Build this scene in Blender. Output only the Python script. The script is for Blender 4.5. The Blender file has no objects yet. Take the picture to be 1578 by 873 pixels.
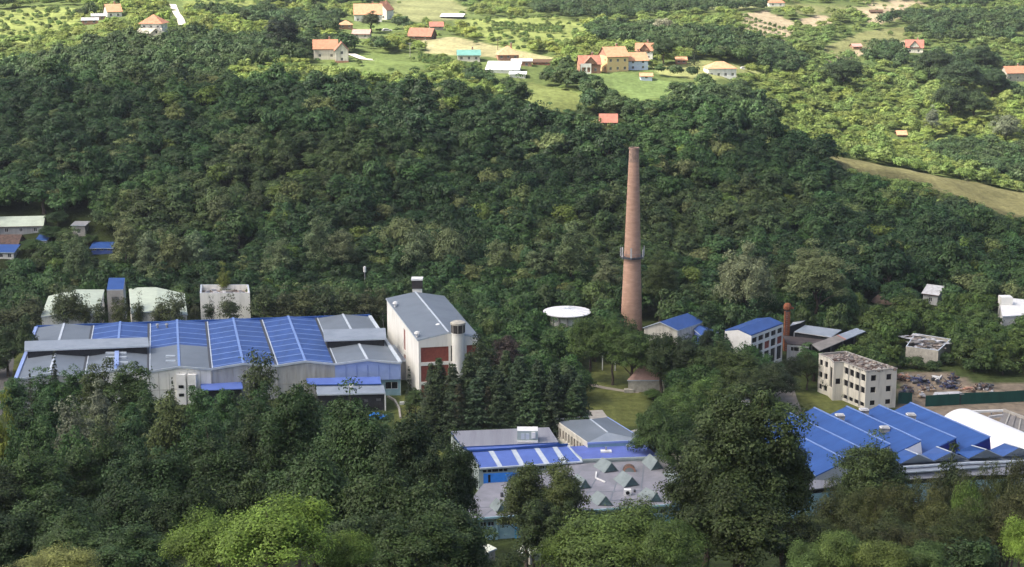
import bpy, math, random
import numpy as np
from mathutils import Vector, Matrix
S = bpy.context.scene
COL = S.collection
R_ = math.radians

# ------------------------------------------------------------------ camera, sky, sun, exposure
FPX, CU, CV, PITCH, CAMH = 2600.0, 789.0, 436.5, R_(12.5), 112.0
cam = bpy.data.cameras.new('camera'); camo = bpy.data.objects.new('camera', cam); COL.objects.link(camo)
cam.sensor_width = 36; cam.lens = FPX / 1578 * 36; cam.clip_end = 12000; cam.clip_start = 0.5
camo.location = (0, 0, CAMH); camo.rotation_euler = (math.pi / 2 - PITCH, 0, 0); S.camera = camo
SUN_EL, SUN_AZ = R_(50), R_(-108)          # azimuth clockwise from +Y (the view direction): sun on the left, a little behind the camera
w = bpy.data.worlds.new('World'); S.world = w; w.use_nodes = True
nt = w.node_tree; bg = nt.nodes['Background']; sky = nt.nodes.new('ShaderNodeTexSky')
sky.sky_type = 'NISHITA'; sky.sun_disc = False; sky.sun_elevation = SUN_EL; sky.sun_rotation = SUN_AZ
sky.air_density = 0.75; sky.dust_density = 5.0; sky.ozone_density = 0.4
nt.links.new(sky.outputs[0], bg.inputs[0]); bg.inputs[1].default_value = 0.15
sun = bpy.data.lights.new('sun', 'SUN'); suno = bpy.data.objects.new('sun', sun); COL.objects.link(suno)
sun.energy = 4.0; sun.angle = R_(0.6); sun.color = (1.0, 0.93, 0.80)
SD = Vector((math.sin(SUN_AZ) * math.cos(SUN_EL), math.cos(SUN_AZ) * math.cos(SUN_EL), math.sin(SUN_EL)))
suno.rotation_euler = SD.to_track_quat('Z', 'Y').to_euler(); suno.location = (0, 0, 900)
S.view_settings.view_transform = 'Standard'; S.view_settings.look = 'None'
S.view_settings.exposure = 0.85; S.view_settings.gamma = 1.0; S.view_settings.use_curve_mapping = False
S.render.engine = 'CYCLES'
S.cycles.max_bounces = 5; S.cycles.diffuse_bounces = 3; S.cycles.glossy_bounces = 2; S.cycles.transmission_bounces = 3
S.cycles.transparent_max_bounces = 8; S.cycles.use_denoising = True; S.cycles.caustics_reflective = False

# ------------------------------------------------------------------ surveying: the photograph's sight lines turned into points of the place
CP, SP = math.cos(PITCH), math.sin(PITCH)
def ray(u, v):
    a = (u - CU) / FPX; b = -(v - CV) / FPX
    return a, CP + b * SP, -SP + b * CP
def G(u, v, z=0.0):
    a, y, zz = ray(u, v); t = (z - CAMH) / zz
    return Vector((t * a, t * y, z))
def AT(u, v, Y):
    a, y, zz = ray(u, v); t = Y / y
    return Vector((t * a, Y, CAMH + t * zz))
def proj(x, y, z):
    dz = z - CAMH; d = y * CP - dz * SP; up = y * SP + dz * CP
    return CU + FPX * x / d, CV - FPX * up / d
def zrow(Y, v):
    a, y, zz = ray(CU, v); return CAMH + Y / y * zz

# terrain heights from a survey table: for each bearing, the picture row of the bare ground at each distance
YN = [480, 520, 560, 620, 650, 700, 760, 880, 1000, 1200]
TAB = {
 -400: [None, 372, 285, 175, 140, 100, 62, 15, -12, -40],
    0: [None, 375, 290, 178, 142, 100, 62, 15, -12, -40],
  240: [None, 370, 275, 155, 115, 68, 42, 2, -22, -45],
  470: [None, 372, 285, 165, 122, 96, 68, 34, 4, -25],
  700: [None, 380, 300, 180, 142, 108, 82, 42, 14, -20],
  950: [None, 385, 312, 195, 155, 118, 90, 48, 16, -18],
 1110: [None, 390, 320, 205, 165, 125, 98, 55, 18, -18],
 1260: [None, 395, 335, 240, 232, 215, 170, 88, 30, -18],
 1400: [None, 400, 330, 262, 262, 240, 195, 105, 42, -15],
 1578: [None, 420, 350, 300, 296, 262, 205, 112, 42, -15],
 2000: [None, 440, 385, 330, 320, 282, 220, 118, 45, -12]}
UN = sorted(TAB)
ZT = np.array([[0.0 if v is None else zrow(Y, v) for Y, v in zip(YN, TAB[u])] for u in UN])
GX0, GY0, GS = -620.0, -60.0, 5.0
nx, ny = 249, 273
gx = GX0 + GS * np.arange(nx); gy = GY0 + GS * np.arange(ny)
FY = np.array([-60, 0, 12, 60, 130, 200, 262, 285, 470, 480.]); FZ = np.array([112, 108.5, 105, 85, 57, 28, 2.5, 0, 0, 0.])
Zg = np.zeros((ny, nx))
for j, Y in enumerate(gy):
    if Y <= 480: Zg[j] = np.interp(Y, FY, FZ)
    else:
        col = np.array([np.interp(min(Y, 1200), YN, ZT[k]) for k in range(len(UN))])
        Zg[j] = np.interp(CU + FPX * gx / Y * 0.99, UN, col)
for _ in range(3):
    Zg[1:-1, 1:-1] = (Zg[1:-1, 1:-1] * 2 + Zg[:-2, 1:-1] + Zg[2:, 1:-1] + Zg[1:-1, :-2] + Zg[1:-1, 2:]) / 6
flat = (gy > 290) & (gy < 466); Zg[flat] = 0.0
def ter(x, y):
    fx = min(max((x - GX0) / GS, 0), nx - 1.001); fy = min(max((y - GY0) / GS, 0), ny - 1.001)
    i = int(fx); j = int(fy); fx -= i; fy -= j
    z = (Zg[j, i] * (1 - fx) + Zg[j, i + 1] * fx) * (1 - fy) + (Zg[j + 1, i] * (1 - fx) + Zg[j + 1, i + 1] * fx) * fy
    return float(z)
def GND(u, v, Y0=250.0):
    Y = Y0; a, dy, dz = ray(u, v)
    while Y < 1400:
        t = Y / dy
        if CAMH + t * dz <= ter(t * a, Y): break
        Y += 1.0
    return Vector((Y / dy * a, Y, ter(Y / dy * a, Y)))
def inpoly(poly, x, y):
    c = False; n = len(poly)
    for i in range(n):
        x1, y1 = poly[i]; x2, y2 = poly[i - 1]
        if (y1 > y) != (y2 > y) and x < (x2 - x1) * (y - y1) / (y2 - y1) + x1: c = not c
    return c

# ------------------------------------------------------------------ materials
M = {}
def mat(name, c1, c2=None, scale=0.6, rough=0.75, spec=0.3, streak=False, stretch=None, bump=0.0, metal=0.0, c3=None, th=(0.35, 0.65), ribs=None):
    if name in M: return M[name]
    m = bpy.data.materials.new(name); m.use_nodes = True; t = m.node_tree; b = t.nodes['Principled BSDF']
    b.inputs['Roughness'].default_value = rough; b.inputs['Specular IOR Level'].default_value = spec; b.inputs['Metallic'].default_value = metal
    tc = t.nodes.new('ShaderNodeNewGeometry'); mp = t.nodes.new('ShaderNodeMapping')
    st = stretch or ((1, 1, 0.12) if streak else (1, 1, 1)); mp.inputs['Scale'].default_value = st
    t.links.new(tc.outputs['Position'], mp.inputs[0])
    n = t.nodes.new('ShaderNodeTexNoise'); n.inputs['Scale'].default_value = scale; n.inputs['Detail'].default_value = 6; n.inputs['Roughness'].default_value = 0.65
    t.links.new(mp.outputs[0], n.inputs[0])
    r = t.nodes.new('ShaderNodeValToRGB'); t.links.new(n.outputs[0], r.inputs[0])
    c2 = c2 or tuple(x * 0.8 for x in c1)
    r.color_ramp.elements[0].position = th[0]; r.color_ramp.elements[0].color = (*c2, 1)
    r.color_ramp.elements[1].position = th[1]; r.color_ramp.elements[1].color = (*c1, 1)
    if c3:
        e = r.color_ramp.elements.new(min(0.98, th[1] + 0.12)); e.color = (*c3, 1)
    t.links.new(r.outputs[0], b.inputs['Base Color'])
    if bump:
        bp = t.nodes.new('ShaderNodeBump'); bp.inputs['Strength'].default_value = bump; bp.inputs['Distance'].default_value = 0.1
        t.links.new(n.outputs[0], bp.inputs['Height']); t.links.new(bp.outputs[0], b.inputs['Normal'])
    M[name] = m; return m
mat('blue_roof', (0.030, 0.092, 0.30), (0.022, 0.068, 0.235), 0.5, 0.5, 0.35, c3=(0.042, 0.11, 0.33), th=(.3,.62), stretch=(.22, 1.1, 1))
mat('blue_hall', (0.038, 0.092, 0.29), (0.028, 0.068, 0.21), 0.5, 0.5, 0.35, c3=(0.055, 0.11, 0.31), th=(.3,.62), stretch=(.9, .2, 1))
mat('blue_pale', (0.11, 0.18, 0.50), (0.09, 0.145, 0.42), 0.3, 0.5)
mat('blue_panel', (0.30, 0.40, 0.70), (0.25, 0.34, 0.62), 0.4, 0.5)
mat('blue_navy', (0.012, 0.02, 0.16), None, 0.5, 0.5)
mat('blue_strip', (0.20, 0.30, 0.58), (0.15, 0.24, 0.50), 1.0, 0.5)
mat('blue_flat', (0.13, 0.18, 0.52), (0.10, 0.14, 0.40), 0.25, 0.6, c3=(0.19, 0.24, 0.58))
mat('azure_wall', (0.03, 0.22, 0.72), None, 0.5, 0.6)
mat('teal_wall', (0.30, 0.46, 0.52), (0.22, 0.37, 0.44), 0.6, 0.6)
mat('teal_trim', (0.10, 0.34, 0.55), None, 0.6, 0.6)
mat('slate_roof', (0.165, 0.195, 0.23), (0.13, 0.155, 0.185), 0.16, 0.5, 0.5, c3=(0.21, 0.23, 0.25))
mat('slate_light', (0.28, 0.32, 0.38), (0.22, 0.26, 0.31), 0.3, 0.5)
mat('mauve_roof', (0.265, 0.262, 0.295), (0.175, 0.18, 0.20), 0.22, 0.7, c3=(0.32, 0.305, 0.33), th=(.3,.6))
mat('mauve_sheet', (0.29, 0.30, 0.34), (0.22, 0.225, 0.265), 0.25, 0.5, stretch=(3, 0.15, 1))
mat('tent_sheet', (0.23, 0.275, 0.28), (0.17, 0.205, 0.21), 0.7, 0.5)
mat('tent_glass', (0.10, 0.16, 0.16), (0.05, 0.09, 0.10), 1.2, 0.25, 0.5)
mat('trim_light', (0.55, 0.60, 0.66), (0.42, 0.48, 0.55), 0.6, 0.6)
mat('white_wall', (0.78, 0.77, 0.72), (0.58, 0.57, 0.52), 0.9, 0.85, streak=True, th=(0.28, 0.5))
mat('white_paint', (0.80, 0.80, 0.79), (0.68, 0.68, 0.66), 0.6, 0.6)
mat('white_fabric', (0.84, 0.84, 0.85), (0.72, 0.72, 0.73), 0.25, 0.7)
mat('cream_wall', (0.66, 0.63, 0.55), (0.42, 0.39, 0.34), 0.8, 0.85, streak=True, th=(0.3, 0.52))
mat('grey_wall', (0.43, 0.44, 0.44), (0.30, 0.305, 0.30), 0.9, 0.8, streak=True)
mat('sage_wall', (0.40, 0.47, 0.46), (0.32, 0.38, 0.38), 0.5, 0.8)
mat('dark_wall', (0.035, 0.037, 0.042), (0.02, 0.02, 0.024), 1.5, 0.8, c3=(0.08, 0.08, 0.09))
mat('dark_glass', (0.018, 0.020, 0.024), (0.008, 0.009, 0.011), 1.0, 0.25, 0.5)
mat('house_glass', (0.05, 0.055, 0.06), (0.02, 0.02, 0.025), 1.0, 0.2, 0.5)
mat('black_gap', (0.010, 0.010, 0.012), None, 1.0, 0.9)
mat('red_brick', (0.30, 0.085, 0.06), (0.22, 0.06, 0.045), 1.5, 0.85)
mat('chimney_brick', (0.53, 0.335, 0.245), (0.41, 0.25, 0.18), 0.55, 0.9, stretch=(0.8, 0.8, 3.0), c3=(0.60, 0.42, 0.32))
mat('soot_brick', (0.46, 0.31, 0.24), (0.22, 0.155, 0.125), 0.9, 0.9)
mat('steel', (0.30, 0.31, 0.33), None, 1.0, 0.5, 0.5)
mat('dark_steel', (0.07, 0.075, 0.085), None, 1.0, 0.5)
mat('louvre', (0.05, 0.045, 0.045), (0.03, 0.025, 0.025), 3.0, 0.7, stretch=(1, 1, 4))
mat('rust', (0.28, 0.10, 0.045), (0.16, 0.055, 0.03), 1.6, 0.85, c3=(0.45, 0.19, 0.09))
mat('pale_sheet', (0.48, 0.54, 0.45), (0.40, 0.45, 0.38), 0.35, 0.7)
mat('mint_sheet', (0.52, 0.59, 0.48), (0.42, 0.48, 0.39), 0.5, 0.6)
mat('kiosk_top', (0.78, 0.80, 0.66), (0.68, 0.70, 0.56), 0.5, 0.6)
mat('rubble_roof', (0.26, 0.21, 0.18), (0.12, 0.10, 0.085), 0.9, 0.9, c3=(0.50, 0.46, 0.42), th=(0.38, 0.55), bump=0.6)
mat('ash_sheet', (0.52, 0.53, 0.55), (0.36, 0.36, 0.37), 0.9, 0.8)
mat('old_sheet', (0.24, 0.225, 0.215), (0.17, 0.16, 0.15), 0.5, 0.8, c3=(0.33, 0.31, 0.30))
mat('dark_sheet', (0.085, 0.07, 0.07), (0.055, 0.045, 0.045), 0.6, 0.8)
mat('tile_orange', (0.52, 0.25, 0.155), (0.40, 0.18, 0.11), 0.9, 0.85)
mat('tile_bright', (0.64, 0.36, 0.21), (0.50, 0.26, 0.15), 0.9, 0.85)
mat('tile_red', (0.44, 0.19, 0.14), (0.33, 0.13, 0.10), 0.9, 0.85)
mat('tile_brown', (0.42, 0.20, 0.14), (0.30, 0.13, 0.09), 0.9, 0.85)
mat('tile_pink', (0.52, 0.33, 0.29), (0.42, 0.25, 0.22), 0.9, 0.85)
mat('pavilion_roof', (0.47, 0.31, 0.26), (0.38, 0.24, 0.20), 0.8, 0.85)
mat('green_sheet', (0.16, 0.36, 0.32), (0.12, 0.28, 0.25), 0.5, 0.6)
mat('yellow_wall', (0.76, 0.57, 0.30), (0.68, 0.50, 0.25), 0.6, 0.85)
mat('bluewhite_wall', (0.66, 0.74, 0.88), (0.56, 0.64, 0.80), 0.6, 0.85)
mat('raw_brick', (0.42, 0.24, 0.17), (0.32, 0.17, 0.12), 0.8, 0.9)
mat('stone_wall', (0.50, 0.47, 0.40), (0.32, 0.30, 0.26), 1.2, 0.9)
mat('wood', (0.13, 0.08, 0.05), (0.08, 0.05, 0.035), 1.5, 0.8)
mat('concrete', (0.42, 0.40, 0.36), (0.32, 0.30, 0.27), 0.6, 0.9)
mat('pavement', (0.36, 0.32, 0.27), (0.27, 0.24, 0.20), 0.35, 0.9)
mat('asphalt', (0.10, 0.098, 0.095), (0.075, 0.073, 0.07), 0.4, 0.9)
mat('white_road', (0.75, 0.70, 0.60), (0.60, 0.56, 0.48), 0.4, 0.9)
mat('fence_screen', (0.012, 0.075, 0.060), (0.008, 0.052, 0.043), 0.5, 0.8, c3=(0.02, 0.10, 0.082), stretch=(1, 1, 0.3))
mat('scrap_blue', (0.075, 0.09, 0.19), (0.03, 0.035, 0.08), 1.2, 0.7)
mat('scrap_brown', (0.15, 0.10, 0.08), (0.06, 0.04, 0.035), 1.2, 0.9)
mat('scrap_grey', (0.30, 0.30, 0.31), (0.12, 0.12, 0.13), 1.5, 0.7)
mat('scrap_wood', (0.50, 0.38, 0.26), (0.25, 0.18, 0.12), 1.5, 0.9)
mat('dirt', (0.25, 0.205, 0.16), (0.17, 0.135, 0.10), 0.3, 0.95)
mat('haystack', (0.32, 0.23, 0.17), (0.24, 0.17, 0.12), 0.8, 0.95, bump=0.5)
mat('tyre', (0.02, 0.02, 0.02), None, 1, 0.9)
mat('bark', (0.11, 0.085, 0.065), (0.06, 0.047, 0.036), 2.0, 0.95)
mat('pale_bark', (0.32, 0.29, 0.25), (0.18, 0.16, 0.14), 2.0, 0.95)

# ------------------------------------------------------------------ mesh builder and object helpers
def vec(p, z=None):
    p = Vector(p) if len(p) == 3 else Vector((p[0], p[1], 0))
    if z is not None: p = Vector((p.x, p.y, z))
    return p
class MB:
    def __init__(s): s.v = []; s.f = []; s.m = []; s.ms = []
    def mi(s, m):
        m = M[m] if isinstance(m, str) else m
        if m not in s.ms: s.ms.append(m)
        return s.ms.index(m)
    def face(s, pts, m):
        i = len(s.v); s.v += [tuple(p) for p in pts]; s.f.append(tuple(range(i, i + len(pts)))); s.m.append(s.mi(m)); return s
    def prism(s, xy, z0, z1, m, mtop=None, top=True):
        n = len(xy); zs0 = z0 if isinstance(z0, (list, tuple)) else [z0] * n; zs1 = z1 if isinstance(z1, (list, tuple)) else [z1] * n
        a = [vec(p, zz) for p, zz in zip(xy, zs0)]; b = [vec(p, zz) for p, zz in zip(xy, zs1)]
        for i in range(n):
            j = (i + 1) % n; s.face([a[i], a[j], b[j], b[i]], m)
        if top: s.face(b, mtop or m)
        s.face(a[::-1], m); return s
    def slab(s, pts, t, m, mside=None):       # a sheet of thickness t below the given 3-D points
        b = [Vector(p) - Vector((0, 0, t)) for p in pts]; n = len(pts); pts = [Vector(p) for p in pts]
        s.face(pts, m); s.face(b[::-1], mside or m)
        for i in range(n):
            j = (i + 1) % n; s.face([b[i], b[j], pts[j], pts[i]], mside or m)
        return s
    def box(s, c, sx, sy, sz, m, rot=0.0, mtop=None):   # c = centre of the base
        ca, sa = math.cos(rot), math.sin(rot)
        q = [(c[0] + x * ca - y * sa, c[1] + x * sa + y * ca) for x, y in ((-sx/2, -sy/2), (sx/2, -sy/2), (sx/2, sy/2), (-sx/2, sy/2))]
        return s.prism(q, c[2], c[2] + sz, m, mtop)
    def tube(s, p, q, r0, m, r1=None, n=8, cap=True):
        p = Vector(p); q = Vector(q); r1 = r0 if r1 is None else r1; d = (q - p).normalized()
        a = d.orthogonal().normalized(); b = d.cross(a)
        A = [p + (a * math.cos(2*math.pi*k/n) + b * math.sin(2*math.pi*k/n)) * r0 for k in range(n)]
        B = [q + (a * math.cos(2*math.pi*k/n) + b * math.sin(2*math.pi*k/n)) * r1 for k in range(n)]
        for k in range(n):
            j = (k + 1) % n; s.face([A[k], A[j], B[j], B[k]], m)
        if cap: s.face(A[::-1], m); s.face(B, m)
        return s
    def lathe(s, c, prof, m, n=32):
        rings = [[Vector((c[0] + r * math.cos(2*math.pi*k/n), c[1] + r * math.sin(2*math.pi*k/n), z)) for k in range(n)] for r, z in prof]
        for a, b in zip(rings, rings[1:]):
            for k in range(n):
                j = (k + 1) % n; s.face([a[k], a[j], b[j], b[k]], m)
        if prof[-1][0] > 0.02: s.face(rings[-1], m)
        return s
    def bar(s, p, q, w, h, m):                # rectangular bar lying from p to q
        p = Vector(p); q = Vector(q); d = (q - p); d.z = 0
        if d.length < 1e-6: d = Vector((1, 0, 0))
        nrm = Vector((d.y, -d.x, 0)).normalized() * (w / 2); up = Vector((0, 0, h / 2))
        P = [p - nrm - up, p + nrm - up, p + nrm + up, p - nrm + up]; Q = [x + (q - p) for x in P]
        for i in range(4):
            j = (i + 1) % 4; s.face([P[i], P[j], Q[j], Q[i]], m)
        s.face(P[::-1], m); s.face(Q, m); return s
    def wall(s, p0, p1, z0, z1, m, holes=(), depth=0.3, zb=None):   # seen from outside p0 is left, p1 right; holes = (s0, s1, h0, h1) in metres
        p0 = vec(p0, 0); p1 = vec(p1, 0); L = (p1 - p0).length; d = (p1 - p0) / L; n = Vector((d.y, -d.x, 0))
        xs = sorted({0, L} | {h[0] for h in holes} | {h[1] for h in holes}); zs = sorted({z0, z1} | {h[2] for h in holes} | {h[3] for h in holes})
        P = lambda a, z, k=0: p0 + d * a - n * k + Vector((0, 0, z))
        for a, b in zip(xs, xs[1:]):
            for c, e in zip(zs, zs[1:]):
                if any(h[0] - 1e-4 <= a and b <= h[1] + 1e-4 and h[2] - 1e-4 <= c and e <= h[3] + 1e-4 for h in holes): continue
                s.face([P(a, c), P(b, c), P(b, e), P(a, e)], m)
        for a, b, c, e in holes:
            s.face([P(a, c), P(a, c, depth), P(b, c, depth), P(b, c)], m); s.face([P(a, e), P(b, e), P(b, e, depth), P(a, e, depth)], m)
            s.face([P(a, c), P(a, e), P(a, e, depth), P(a, c, depth)], m); s.face([P(b, c), P(b, c, depth), P(b, e, depth), P(b, e)], m)
        return s
    def build(s, name, parent=None, smooth=False, **props):
        me = bpy.data.meshes.new(name); o = bpy.data.objects.new(name, me); COL.objects.link(o)
        off = wloc(parent) if parent else (Vector(props.pop('loc')) if 'loc' in props else Vector((0, 0, 0)))
        me.from_pydata([(x - off.x, y - off.y, z - off.z) for x, y, z in s.v], [], s.f)
        for m in s.ms: me.materials.append(m)
        me.polygons.foreach_set('material_index', s.m)
        if smooth: me.polygons.foreach_set('use_smooth', [True] * len(s.f))
        me.update()
        if parent: o.parent = parent
        else: o.location = off
        for k, val in props.items(): o[k] = val
        return o
def wloc(o):
    l = Vector((0, 0, 0))
    while o: l += o.location; o = o.parent
    return l
def thing(name, label, cat, loc, group=None):
    o = bpy.data.objects.new(name, None); COL.objects.link(o); o.location = loc; o.empty_display_size = 0.5
    o['label'] = label; o['category'] = cat
    if group: o['group'] = group
    return o
def windows(root, p0, p1, holes, depth=0.28, glass='dark_glass', frame=None, name='window', fw=0.09):
    p0 = vec(p0, 0); p1 = vec(p1, 0); L = (p1 - p0).length; d = (p1 - p0) / L; n = Vector((d.y, -d.x, 0))
    for a, b, c, e in holes:
        P = lambda x, z, k: p0 + d * x - n * k + Vector((0, 0, z))
        mb = MB(); mb.face([P(a, c, depth - .01), P(b, c, depth - .01), P(b, e, depth - .01), P(a, e, depth - .01)], glass)
        if frame:
            for x in (a + fw / 2, (a + b) / 2, b - fw / 2): mb.face([P(x - fw/2, c, depth - .04), P(x + fw/2, c, depth - .04), P(x + fw/2, e, depth - .04), P(x - fw/2, e, depth - .04)], frame)
            for z in (c + fw / 2, e - fw / 2): mb.face([P(a, z - fw/2, depth - .035), P(b, z - fw/2, depth - .035), P(b, z + fw/2, depth - .035), P(a, z + fw/2, depth - .035)], frame)
        mb.build(name, root)
CLEAR = []          # (polygon of sight lines that stay open, distance)
FOOT = []           # footprints on the ground (world xy polygon)
def lerp(a, b, t): return a + (b - a) * t
# ------------------------------------------------------------------ terrain with its fields
FIELDS = [  # name, kind, picture outline of the bare field, distance range
 ('lime', [(905,112),(950,110),(1010,120),(1075,140),(1040,146),(985,154),(955,140),(930,128)], 600, 760),
 ('olive', [(815,126),(870,138),(905,146),(900,166),(860,172),(812,165),(795,148)], 590, 720),
 ('hay', [(645,60),(700,56),(770,72),(860,90),(850,97),(760,88),(660,82)], 690, 900),
 ('hay2', [(596,-2),(690,-4),(725,14),(700,30),(640,34),(598,22)], 800, 1150),
 ('grass', [(472,92),(560,80),(640,84),(710,100),(690,114),(560,122),(470,112)], 620, 800),
 ('grass', [(540,30),(600,38),(640,60),(560,72),(500,60)], 720, 900),
 ('lawnhay', [(1005,100),(1090,92),(1185,106),(1150,118),(1080,124),(1015,114)], 640, 800),
 ('meadow', [(1262,233),(1330,236),(1400,243),(1500,262),(1578,280),(1720,310),(1720,400),(1578,345),(1500,318),(1430,300),(1380,282),(1290,256)], 480, 640),
 ('olive', [(1160,205),(1210,212),(1240,235),(1200,240),(1165,222)], 540, 660),
 ('sand', [(1142,22),(1180,16),(1225,34),(1215,62),(1175,62),(1150,46)], 780, 1100),
 ('sand', [(1228,30),(1270,22),(1285,34),(1240,44)], 780, 1150),
 ('stripfield', [(1180,12),(1230,4),(1300,6),(1345,14),(1330,22),(1240,22)], 800, 1200),
 ('hay2', [(1060,-10),(1180,-10),(1180,10),(1100,16)], 850, 1300),
 ('sand', [(1320,14),(1370,0),(1420,0),(1400,24),(1345,40)], 800, 1200),
 ('stripfield', [(1262,75),(1330,48),(1400,40),(1420,52),(1350,70),(1300,92)], 720, 1100),
 ('sand', [(1266,88),(1330,74),(1400,60),(1400,70),(1330,84),(1280,98)], 720, 1100),
 ('slope', [(-40,20),(60,10),(160,14),(120,30),(115,48),(60,66),(0,72),(-60,76)], 640, 1000),
 ('slope', [(280,0),(420,-6),(400,18),(340,30),(300,22)], 700, 1100),
 ('slope', [(700,30),(860,26),(920,44),(880,74),(800,78),(720,56)], 720, 1100),
]
COLS = {'forest': (0.030, 0.042, 0.014), 'far': (0.115, 0.155, 0.05), 'lime': (0.145, 0.205, 0.07), 'olive': (0.15, 0.18, 0.06), 'hay': (0.34, 0.32, 0.17), 'hay2': (0.235, 0.25, 0.115),
        'grass': (0.14, 0.19, 0.06), 'lawnhay': (0.26, 0.28, 0.11), 'meadow': (0.155, 0.148, 0.066), 'sand': (0.36, 0.30, 0.20), 'stripfield': (0.19, 0.20, 0.085), 'slope': (0.22, 0.265, 0.08),
        'dirt': (0.10, 0.075, 0.05), 'valley': (0.055, 0.075, 0.024), 'lawn': (0.12, 0.135, 0.042), 'yard': (0.215, 0.175, 0.13)}
VAL = [('lawn', [(895,556),(965,562),(1000,575),(1000,600),(1000,660),(905,655),(880,600)]),
       ('lawn', [(1215,598),(1262,606),(1330,612),(1340,650),(1220,650)]),
       ('lawn', [(612,606),(660,612),(700,650),(690,700),(620,690)]),
       ('yard', [(1385,572),(1460,575),(1500,588),(1640,590),(1640,700),(1385,690)]),
       ('lawn', [(-60,520),(25,540),(34,600),(-60,600)])]
def ground_cols(xs, ys, zs):
    n = len(xs); C = np.zeros((n, 4)); C[:, 3] = 1
    dz = zs - CAMH; d = ys * CP - dz * SP; up = ys * SP + dz * CP; d = np.maximum(d, 1)
    u = CU + FPX * xs / d; v = CV - FPX * up / d
    def pip(poly):
        c = np.zeros(n, bool); m = len(poly)
        for i in range(m):
            x1, y1 = poly[i]; x2, y2 = poly[i - 1]
            if y1 == y2: continue
            c ^= ((y1 > v) != (y2 > v)) & (u < (x2 - x1) * (v - y1) / (y2 - y1) + x1)
        return c
    C[:, :3] = COLS['forest']
    crest = np.interp(u, [0, 240, 470, 700, 950, 1110, 1260, 1400, 1578], [680, 640, 650, 650, 640, 650, 625, 600, 600])
    C[ys > crest, :3] = COLS['far']
    C[(ys > 285) & (ys < 470), :3] = COLS['valley']
    for k, p in VAL: C[pip(p) & (ys > 280) & (ys < 470), :3] = COLS[k]
    for k, p, a, b in FIELDS: C[pip(p) & (ys > a) & (ys < b), :3] = COLS[k]
    return C
def ground_mat():
    m = bpy.data.materials.new('ground_cover'); m.use_nodes = True; t = m.node_tree; b = t.nodes['Principled BSDF']; b.inputs['Roughness'].default_value = 0.95; b.inputs['Specular IOR Level'].default_value = 0.1
    at = t.nodes.new('ShaderNodeVertexColor'); at.layer_name = 'cover'; g = t.nodes.new('ShaderNodeNewGeometry')
    def nz(sc, det, lo, hi, a, bb, src):
        mp = t.nodes.new('ShaderNodeMapping'); mp.inputs['Scale'].default_value = sc; t.links.new(g.outputs['Position'], mp.inputs[0])
        n = t.nodes.new('ShaderNodeTexNoise'); n.inputs['Scale'].default_value = 1; n.inputs['Detail'].default_value = det; t.links.new(mp.outputs[0], n.inputs[0])
        r = t.nodes.new('ShaderNodeMapRange'); r.inputs[1].default_value = lo; r.inputs[2].default_value = hi; r.inputs[3].default_value = a; r.inputs[4].default_value = bb; t.links.new(n.outputs[0], r.inputs[0])
        mx = t.nodes.new('ShaderNodeVectorMath'); mx.operation = 'SCALE'; t.links.new(src, mx.inputs[0]); t.links.new(r.outputs[0], mx.inputs['Scale']); return mx.outputs[0]
    c = nz((.04, .04, .04), 4, .3, .7, .72, 1.25, at.outputs[0]); c = nz((.5, .5, .5), 5, .3, .7, .7, 1.25, c); c = nz((.9, .03, .1), 2, .3, .7, .93, 1.06, c)
    t.links.new(c, b.inputs['Base Color'])
    bp = t.nodes.new('ShaderNodeBump'); n2 = t.nodes.new('ShaderNodeTexNoise'); n2.inputs['Scale'].default_value = 1.2; t.links.new(g.outputs['Position'], n2.inputs[0]); t.links.new(n2.outputs[0], bp.inputs['Height'])
    bp.inputs['Strength'].default_value = 0.7; bp.inputs['Distance'].default_value = 0.5; t.links.new(bp.outputs[0], b.inputs['Normal'])
    M['ground_cover'] = m
ground_mat()
def axis(lo, hi, dlo, dhi, step, far):
    a = list(np.arange(dlo, dhi, step)); x = dlo; s = step
    while x > lo: s *= 1.35; x -= s; a.insert(0, x)
    x = a[-1]; s = step
    while x < hi: s *= 1.35; x += s; a.append(x)
    return np.array(a)
def build_terrain():
    X = axis(-3000, 3000, -330, 330, 2.5, 0); Y = axis(-400, 5000, 270, 1000, 2.5, 0)
    gxx, gyy = np.meshgrid(X, Y); xs = gxx.ravel(); ys = gyy.ravel()
    zs = np.array([ter(x, y) for x, y in zip(xs, ys)])
    hill = ys > 480
    zs = zs + np.where(hill, 0.5 * np.sin(xs * .11 + 1) * np.sin(ys * .09) + 0.3 * np.sin(xs * .31) * np.sin(ys * .27 + 2), 0) + np.where(ys > 1290, (ys - 1290) * 0.03, 0)
    nX, nY = len(X), len(Y)
    me = bpy.data.meshes.new('terrain'); o = bpy.data.objects.new('terrain', me); COL.objects.link(o); o['kind'] = 'structure'
    me.vertices.add(nX * nY); me.vertices.foreach_set('co', np.stack([xs, ys, zs], 1).ravel())
    i, j = np.meshgrid(np.arange(nX - 1), np.arange(nY - 1)); a = (j * nX + i).ravel()
    q = np.stack([a, a + 1, a + nX + 1, a + nX], 1).ravel()
    me.loops.add(len(q)); me.loops.foreach_set('vertex_index', q.astype(np.int32))
    me.polygons.add(len(a)); me.polygons.foreach_set('loop_start', np.arange(0, len(q), 4, dtype=np.int32)); me.polygons.foreach_set('loop_total', np.full(len(a), 4, np.int32))
    me.polygons.foreach_set('use_smooth', np.ones(len(a), bool)); me.update(); me.validate()
    ca = me.color_attributes.new('cover', 'FLOAT_COLOR', 'POINT'); ca.data.foreach_set('color', ground_cols(xs, ys, zs).ravel())
    me.materials.append(M['ground_cover'])
build_terrain()
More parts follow.
